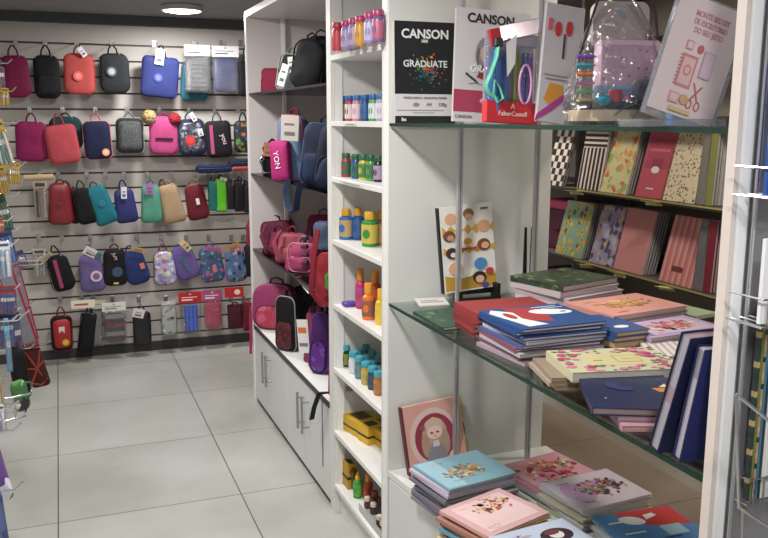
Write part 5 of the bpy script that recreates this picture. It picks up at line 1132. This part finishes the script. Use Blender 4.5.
MB().lathe([(.011, .04), (.014, .068), (.012, .068), (.010, .045)], 16, 0, (-.022, -.045, 0)).build('red_cup', plas('#b8323a', .3), t, 40)
MB().lathe([(.012, .038), (.018, .045), (.019, .052), (.012, .058)], 16, 0, (-.045, -.04, 0)).build('teal_bowl', plas('#2c8a9c', .3), t, 40)
MB().lathe([(.008, .038), (.010, .050), (.006, .060)], 12, 0, (.0, -.046, 0)).build('pink_eraser', plas('#c26a8c', .4), t, 40)
MB().pillow(.05, .045, .03, .015, seed=3).build('plush_toy', cloth('#77737f'), t, 60).location = (.045, -.035, .045)
MB().prism([(x, z) for x, z in outline(.12, .09, .02)], -.005, .012).build('back_card', pattern('#b9a9a4', 'blotch', ['#c99a8c', '#8c9cb0', '#cfc4b0'], 25, .5), t).location = (.01, .02, .20)
mb = MB(); n = 48; prof = [(W+.004, .056, 0), (W+.010, .062, .04), (W+.002, .058, .09), (W-.012, .05, .14), (W-.03, .04, .19), (.035, .02, .235), (.014, .010, .262), (.035, .022, .30)]
rnd = random.Random(3); vs = []
for j, (rx, ry, z) in enumerate(prof):
    for k in range(n):
        q = 2*PI*k/n; f_ = 1+.05*math.sin(9*q+j*.7)+.03*math.sin(17*q+1.3*j); vs.append((rx*f_*math.cos(q), ry*f_*math.sin(q), z))
mb.add(vs, [(j*n+k, j*n+(k+1) % n, (j+1)*n+(k+1) % n, (j+1)*n+k) for j in range(len(prof)-1) for k in range(n)]); mb.build('cellophane_wrap', CELLO, t, 70)
mb = MB(); mb.tube([(-.03, -.063, .02), (-.01, -.066, .035), (.01, -.066, .042), (.022, -.066, .036), (.012, -.066, .02), (.0, -.066, .006), (-.03, -.066, .004)], .0012, 6); mb.build('wire_clip', CHROME, t, 50)
mb = MB(); mb.tube([(-W*.98, -.01, .04), (-.085, -.01, .14), (-.05, -.01, .25), (-.0, -.01, .33)], .0025, 6); mb.tube([(W*.98, .0, .04), (.092, .0, .12), (.075, 0, .22), (.03, 0, .33)], .0025, 6); mb.build('dark_ribbon', plas('#2c2628', .35), t, 50)
# acrylic stand with mirrored print
Y = 1.14
p00 = at_y(642, 117, Y); p10 = at_y(709, 119, Y); ptop = at_y(686, 0, Y); ptr = at_y(733, 0, Y)
bx = (p00.x+p10.x)/2
t = thing('acrylic_sign_stand', 'slanted acrylic stand holding a pink printed sheet with scissors drawing', 'sign', (bx, Y, TZ), (R(4), R(15), R(0)))
w = p10.x-p00.x; h = .205
sh = MB().box(-w/2, w/2, 0, .0012, .016, h).build('printed_sheet', paper('#d6c6c8'), t)
MB().box(-w/2-.006, -w/2-.002, -.003, .0045, .004, h+.004).box(w/2+.002, w/2+.006, -.003, .0045, .004, h+.004).box(-w/2-.004, w/2+.004, .002, .0045, .004, h+.004).build('clear_sleeve', ACRYL, t)
PK = paper('#c08a92')
for k, (s_, z) in enumerate((('MONTE SEU KIT', .168), ('DE ESCRITORIO', .155), ('DO SEU JEITO', .142))): text(s_, .0125, 'lettering', PK, sh, (.006, -.0006, z+.012), bold=.0003, sx=.8)
items = [('#c28484', rectp(-.03, .002, .062, .115)), ('#d6b4b4', rectp(-.026, -.002, .067, .110)), ('#c28484', ell(-.014, .09, .008, .009)), ('#d6b4b4', ell(-.014, .09, .005, .006)), ('#c88c8c', rectp(-.03, -.016, .122, .136)), ('#d6c0c0', rectp(-.028, -.018, .124, .134)), ('#b86a70', ell(.0, .128, .006, .007)), ('#bfa0b4', rectp(.010, .034, .085, .128)), ('#cdb8c4', rectp(.012, .032, .087, .126)), ('#cfa0a0', rectp(-.034, -.014, .035, .052)), ('#d6bcbc', rectp(-.031, -.017, .038, .049)), ('#c4a07c', ell(-.004, .044, .008, .008)), ('#cdb487', rectp(-.028, .016, .022, .029))]
flat_xz(sh, items, 'sheet_drawing')
mb = MB(); mb.tube([(.008, -.001, .075), (.024, -.001, .048)], .0015, 5); mb.tube([(.026, -.001, .072), (.010, -.001, .048)], .0015, 5)
for cx, cz in ((.027, .040), (.010, .040)): mb.tube([(cx+.005*math.cos(q), -.001, cz+.007*math.sin(q)) for q in [2*PI*k/14 for k in range(14)]], .0012, 5, closed=True)
mb.build('drawn_scissors', paper('#b86a66'), sh)
mb = MB()
for k in range(9): mb.box(-.034, -.029, -.0012, -.0004, .064+k*.0058, .066+k*.0058)
mb.build('drawn_spiral', paper('#a86a70'), sh)
t2 = MB(); t2.M = Matrix.Rotation(R(-15), 4, 'Y') @ Matrix.Rotation(R(-4), 4, 'X'); t2.box(-w/2-.02, w/2+.012, -.03, .035, -.001, .012, 0, .002); t2.build('acrylic_foot', ACRYL, t)
# bright balloon-like toy package behind the stand
a = at_y(676, 14, 1.24)
t = thing('printed_bag', 'blue gift bag with red and yellow swirls behind the acrylic stand', 'gift bag', (a.x+.035, 1.27, TZ), (0, R(4), R(-10)))
MB().box(-.012, .035, -.012, .012, 0, .225, 0, .003).build('bag_body', paper('#3c78b4'), t)
flat_xz(t, [('#c43c34', ell(.004, .205, .014, .024)), ('#d6a43c', ell(.002, .196, .007, .014)), ('#c8b4a0', ell(.02, .215, .008, .008))], 'bag_print', -.0125)

# ------------------------------------------------------------------ end rack by the post
t = thing('wire_book_rack', 'chrome wire rack with booklets fixed to the near end panel', 'rack', (1.02, .93, 0))
lm = at_local(t)
def Pt(name, mats, fn, smooth=0):
    mb = MB(); mb.M = lm; fn(mb); return mb.build(name, mats, t, smooth)
Pt('side_plate', mat('#8f9297', .3, .3), lambda m: m.box(.935, .965, .936, .944, .55, 2.08, 0, .001)); Pt('clear_back_sheet', ACRYL, lambda m: m.box(.935, 1.25, .930, .934, .7, 2.05))
def bars(px0, py0, px1, py1, Y0, Y1): return [at_y(px0, py0, Y0), at_y(px1, py1, Y1)]
Pt('wire_frame', CHROME, lambda m: (m.tube([(.925, .925, z) for z in (.75, 1.4, 2.05)], .003, 8), [m.tube([(.955, .925, z), (1.0, .90, z), (1.3, .90, z)], .0028, 8) for z in (1.52, 1.33, .965)],
    m.tube([(.966, .88, 1.50), (.958, .82, 1.47), (.958, .82, 1.34), (.99, .80, 1.325), (1.2, .80, 1.325)], .003, 8)), 40)
q = [at_y(736, 394, .82), at_y(768, 420, .80), at_y(800, 450, .80)]; q2 = [at_y(736, 394, .82), at_y(739, 508, .82), at_y(768, 526, .80), at_y(800, 545, .8)]
Pt('pocket_wire', CHROME, lambda m: (m.tube(q, .0022, 8), m.tube(q2, .0022, 8), m.tube([at_y(743, 508, .82), at_y(742, 560, .82)], .0018, 8)), 40)
GR = 'booklets in the wire rack'
b0 = at_y(746, 500, .915); b1 = at_y(746, 305, .915); xs = b0.x
for i in range(12):
    c = ['#2c3c40', '#6a7444', '#a88a6c', '#3c7494', '#2c3c3c', '#d8d8d8', '#dcdcde', '#cfd0d4', '#e0e0e2', '#d4d4d8', '#dcdce0', '#d0d0d6'][i]
    nm = ['dark teal', 'olive green', 'tan', 'sky blue', 'black green', 'white', 'white', 'white', 'white', 'white', 'white', 'white'][i]
    t = thing('booklet', (nm+' edged booklet in the wire rack at the right') if i < 5 else 'white booklet in the rack pocket, '+ORD[i-4]+' right of the coloured ones', 'booklet', (xs+i*.0052, .915, b0.z), group=GR)
    MB().box(-.0021, .0021, -.003, .005, 0, b1.z-b0.z).build('cover', pattern(c, 'hstripes', ['#26342c', c, '#b8a06a', c], 22+i, .4) if i in (0, 2) else paper(c), t)
    MB().box(-.0016, .0024, -.0020, .0045, .002, b1.z-b0.z-.002).build('pages', paper('#cfd0d2'), t)
a = ra = at_y(764, 100, .86)
t = thing('blue_booklet', 'blue booklet standing in the upper rack pocket', 'booklet', (a.x+.062, .872, 1.40), group=GR)
MB().box(-.033, .03, 0, .006, 0, .18).build('cover', paper('#27509c'), t); MB().box(-.031, .031, .001, .005, .002, .178).build('pages', PAGES, t)
t = thing('white_booklet', 'white booklet standing below the blue one in the rack', 'booklet', (a.x+.066, .872, 1.22), group=GR)
MB().box(-.03, .03, 0, .006, 0, .12).build('cover', paper('#e4e6ea'), t); MB().box(-.028, .031, .001, .005, .002, .118).build('pages', PAGES, t)

# ------------------------------------------------------------------ packs hanging along the left wall
GL = 'packs hanging along the left wall'
def left_loc(px, py, Y): return at_y(px, py, Y)
def lhook(x, y, z, label):
    t = thing('display_hook', label, 'hook', (XL, y, z), group='chrome hooks on the left wall')
    MB().box(0, .003, -.013, .013, -.03, .012, 0, .001).build('back_plate', STEEL, t)
    MB().tube([(.002, 0, 0), ((x-XL)*.5, 0, -.004), (x-XL+.02, 0, -.006), (x-XL+.035, 0, .008)], .0024, 8).build('prong', CHROME, t, 40)
def short(lab):
    w_ = lab.split(' ')[:8]
    while w_[-1].strip(',') in 'at the and a an with of in on by from very right below above behind beside high low along hanging big bottom small teal grey white yellow net far left dark bright'.split(): w_.pop()
    return ' '.join(w_).strip(',')
def lpack(lab, px, py0, py1, wpx, Y, yaw, tilt, build, hooked=True, name='hanging_pack', cat='pack'):
    a = at_y(px, py0, Y); b_ = at_y(px, py1, Y); l = at_y(px-wpx/2, py0, Y); r_ = at_y(px+wpx/2, py0, Y)
    w, h = r_.x-l.x, a.z-b_.z
    t = thing(name, lab, cat, (b_.x, Y, b_.z), (0, R(tilt), R(yaw)), GL)
    build(t, w, h)
    if hooked: lhook(a.x, Y+.006, a.z-.004, 'chrome hook on left wall holding the '+short(lab))
    return t
def carded(card, heads, n=4, hf=.25, cardtop=.0, shell=True, hstyle='comb'):
    def f(t, w, h):
        MB().box(-w/2, w/2, 0, .0015, h*.0, h, 0, .0004).build('backing_card', paper(card), t)
        for k in range(n):
            x = (k-(n-1)/2)*w*.8/n; mb = MB(); mb.tube([(x, -.008, h*.06), (x, -.008, h*(.95-hf)), (x, -.008, h*(1-hf))], [w*.32/n, w*.32/n, w*.12/n], 8); mb.build('pen', plas(heads[k % len(heads)], .3), t, 50)
            mb = MB(); mb.lathe([(w*.36/n, h*(.60-hf*.5)), (w*.36/n, h*(.72-hf*.5))], 8, 0, (x, -.008, 0)); mb.build('pen_grip', plas('#e4e4e4', .4), t, 50)
        MB().box(-w*.4, w*.4, -.001, 0, h*.86, h*.93).build('card_print', paper('#4a4a52'), t)
        if shell: MB().box(-w*.49, w*.49, -.018, -.0005, h*.02, h*(1-hf*.9), 0, .004).build('blister_shell', CLEAR, t)
    return f
YEL, TEA = '#c9a420', '#3f8a94'
LP_ = [('dark magenta strip pack at the very top left', 1, 60, 92, 7, 3.3, 30, 0, carded('#3c2c3c', ['#8a2c50', '#2c2c34'], 2)),
 ('small bright yellow pack hanging high at the left edge', 5, 88, 106, 8, 3.2, 15, 3, carded(YEL, ['#d8b42c', '#c49a1c'], 2)),
 ('yellow topped pack with teal and white bottom at left edge', 2, 122, 166, 10, 3.0, 10, -6, carded(YEL, [TEA, '#dfe3e0'], 3)),
 ('yellow carded pack with white and teal markers leaning right', 10, 119, 166, 12, 3.15, 10, -12, carded('#cfae2c', ['#e2e4e0', TEA, '#dfe3e4'], 3)),
 ('yellow comb shaped pack of yellow pens', 15, 163, 184, 13, 3.25, 5, 0, carded('#c49e1e', ['#d4b02c'], 5, .2)),
 ('lower yellow pack of slim pens at left edge', 5, 166, 194, 10, 3.1, 20, -8, carded('#c8a222', ['#d2aa28', '#b88e1c'], 4, .2)),
 ('dark green pack hanging below the yellow pens', 9, 193, 232, 11, 3.2, 15, -10, carded('#24502c', ['#2f6a38', '#3c7a40'], 3)),
 ('orange capped pack at the left edge', 1, 218, 232, 6, 2.9, 20, 0, carded('#b8502c', ['#c8602c'], 2)),
 ('bright blue pen pack with dark header', 9, 228, 264, 18, 3.0, 12, -6, carded('#20386c', ['#2f66b8', '#3c78c8', '#2a5aa8', '#4a86d0'], 4)),
 ('small dark blue pack right of the bright blue pens', 24, 250, 268, 12, 3.3, 10, -18, carded('#28346c', ['#3c4c8c', '#8a3c3c'], 3)),
 ('white blister pack with round roll at left edge', 6, 241, 278, 13, 2.7, 15, 0, carded('#cfd6de', ['#8fb0cc', '#dfe6ea'], 2)),
 ('red corded pack of dark blue pens at left edge', 8, 286, 314, 18, 2.7, 10, 2, carded('#8a2c30', ['#20308c', '#2c40a0', '#222c6c'], 5, .25)),
 ('long blue pen bundle pack below the red corded one', 7, 311, 347, 16, 2.75, 10, 3, carded('#1f2a5c', ['#2a3c9c', '#3a58b8', '#26347c'], 5, .2)),
 ('slim light blue ruler pack hanging vertically', 10, 318, 372, 5, 2.6, 15, 0, carded('#6aa8cc', ['#7ab8d8'], 2)),
 ('navy and purple slim pack behind the light blue one', 18, 312, 355, 9, 2.9, 20, 0, carded('#2c2850', ['#3c3c7c', '#5a3c80'], 3)),
 ('yellow and white tall pack at the bottom left', 3, 318, 420, 9, 2.3, 15, -4, carded('#d8d4cc', ['#c9a42c', '#e0ddd4'], 3)),
 ('lilac snack coloured pouch with clear front, left edge', 23, 303, 338, 8, 3.1, 15, 0, carded('#a49ac0', ['#c8b4cc', '#7a6ca4'], 2))]
for a in LP_: lpack(*a)
def folder(t, w, h):
    MB().box(-w/2, w/2, 0, .004, 0, h, 0, .001).build('red_cover', plas('#9c2438', .35), t)
    MB().box(-w*.38, w*.36, -.003, -.0005, .01, h*.96).build('grey_sheet', paper('#9ba2ae'), t)
    MB().box(-w*.40, w*.38, -.0045, -.0032, .004, h*.99).build('clear_sleeve', CLEAR, t)
lpack('red edged folder with grey sheet hanging in a clear sleeve', 31, 258, 345, 17, 3.05, -8, -14, folder, name='hanging_folder', cat='folder')
lpack('narrow crimson folder edge behind the grey sheet', 35, 262, 340, 9, 3.12, -8, -10, folder, name='hanging_folder', cat='folder')
def blackbag(t, w, h): MB().pillow(w, h, .06, w*.3, seed=9, wr=.012).build('body', cloth('#131417'), t, 60); ribbon([(-w*.2, 0, h*.95), (-w*.1, -.01, h*1.08), (w*.1, -.01, h*1.08), (w*.2, 0, h*.95)], .012, 'loop', cloth('#1c1c20'), t)
lpack('black pouch bag hanging low along the left wall', 23, 346, 397, 17, 2.85, 10, -4, blackbag, name='hanging_bag', cat='bag')
def orangebag(t, w, h):
    MB().pillow(w, h, .06, w*.25, seed=12, wr=.016).build('body', cloth('#4c1c1c'), t, 60)
    for pts in ([(-w*.4, h*.9), (-w*.1, h*.6), (w*.3, h*.2)], [(w*.35, h*.85), (w*.1, h*.5), (-w*.3, h*.2)], [(-w*.35, h*.15), (w*.1, h*.08), (w*.42, h*.2)], [(-w*.42, h*.5), (0, h*.45), (w*.42, h*.6)], [(-w*.3, h*.97), (w*.35, h*.92)]):
        MB().tube([(x, -.032, z) for x, z in pts], .004, 6).build('orange_band', cloth('#b0482f'), t, 50)
lpack('orange banded net bag hanging beside the black pouch', 40, 342, 386, 20, 3.2, 5, -7, orangebag, name='hanging_bag', cat='bag')
def redgreen(t, w, h):
    MB().pillow(w, h, .05, .02, seed=14, wr=.012).build('body', pattern('#3c6a3c', 'blotch', ['#a82c3c', '#c8c4c8', '#2c2c30', '#5c8a4c'], 22, .3, .5), t, 60)
lpack('green and red shiny snack like pouch in the wire basket', 25, 380, 409, 17, 2.75, 10, -18, redgreen, False, 'foil_pouch', 'pouch')
q = at_y(15, 405, 2.72)
t = thing('wire_basket', 'chrome wire basket low on the left wall holding a foil pouch', 'basket', (XL, 2.72, q.z-.02))
X1 = q.x-XL+.03
MB().tube([(0, -.08, 0), (X1-.05, -.08, 0), (X1, -.06, 0), (X1, .06, 0), (X1-.05, .08, 0), (0, .08, 0)], .003, 8).tube([(0, -.08, .07), (X1-.03, -.08, .07), (X1+.02, -.06, .07), (X1+.02, .06, .07), (X1-.03, .08, .07), (0, .08, .07)], .003, 8).build('wire_loop', CHROME, t, 50)
mb = MB()
for k in range(6): mb.tube([(X1*(k+.5)/6, -.08, .07), (X1*(k+.5)/6, -.08, 0), (X1*(k+.5)/6, .08, 0), (X1*(k+.5)/6, .08, .07)], .0018, 6)
mb.build('cross_wire', CHROME, t, 50)
def foil(c, cols):
    def f(t, w, h):
        MB().pillow(w, h, .05, .012, seed=len(cols)+3, wr=.014).build('body', pattern(c, 'blotch', cols, 20, .25, .5), t, 60)
    return f
lpack('large shiny pouch with purple green and yellow patches at left edge', 2, 428, 500, 19, 1.75, 20, -6, foil('#6a4a8c', ['#5c9a3c', '#e0b82c', '#c8482c', '#e4e0ea', '#3c2c54']), name='foil_pouch', cat='pouch')
lpack('slate blue shiny bag at the bottom left corner', 3, 488, 545, 19, 1.66, 20, 0, foil('#5c6490', ['#6a7098', '#4c5480']), name='foil_pouch', cat='pouch')
lpack('clear wrapped white pack above the yellow patched pouch', 1, 405, 432, 10, 1.9, 20, 0, carded('#d0d2da', ['#8a8ab0', '#dcdce2'], 2))

# ------------------------------------------------------------------ light
ceiling_lamp(.35, 3.45, 'round ceiling lamp above the middle of the aisle', 27)
ceiling_lamp(.25, 1.75, 'round ceiling lamp above the near end of the aisle', 31)
ceiling_lamp(.3, .0, 'round ceiling lamp above the camera end of the aisle', 27)
ceiling_lamp(1.95, 3.9, 'round ceiling lamp above the far part of the second aisle', 13, warm=True)
ceiling_lamp(1.95, 2.1, 'round ceiling lamp above the middle of second aisle', 13, warm=True)
ceiling_lamp(1.95, .3, 'round ceiling lamp above the near end of second aisle', 13, warm=True)
W_ = bpy.data.worlds.new('world'); SC.world = W_; W_.use_nodes = True
bg = W_.node_tree.nodes['Background']; bg.inputs[0].default_value = (.93, .96, 1, 1); bg.inputs[1].default_value = .42
vs_ = SC.view_settings; vs_.view_transform = 'Standard'; vs_.look = 'None'; vs_.gamma = 1; vs_.use_curve_mapping = False; vs_.exposure = -0.3
SC.cycles.max_bounces = 10; SC.cycles.transparent_max_bounces = 24; SC.cycles.use_denoising = True

# wire pockets that carry the booklets of the end rack
rk = bpy.data.objects['wire_book_rack']; lm = at_local(rk)
for x0, x1, zb in ((ra.x+.026, ra.x+.10, 1.397), (ra.x+.03, ra.x+.10, 1.217), (b0.x-.008, b0.x+.075, b0.z-.003)):
    mb = MB(); mb.M = lm; yf = .862 if zb > 1.1 else .905
    mb.tube([(x0, .928, zb), (x0, yf, zb), (x1, yf, zb), (x1, .928, zb)], .0016, 6)
    mb.tube([(x0, .928, zb+.04), (x0, yf, zb+.04), (x1, yf, zb+.04), (x1, .928, zb+.04)], .0016, 6)
    for k in range(4):
        xx = x0+(x1-x0)*(k+.5)/4; mb.tube([(xx, .928, zb), (xx, yf, zb), (xx, yf, zb+.04)], .0012, 6)
    mb.build('wire_pocket', CHROME, rk, 50)
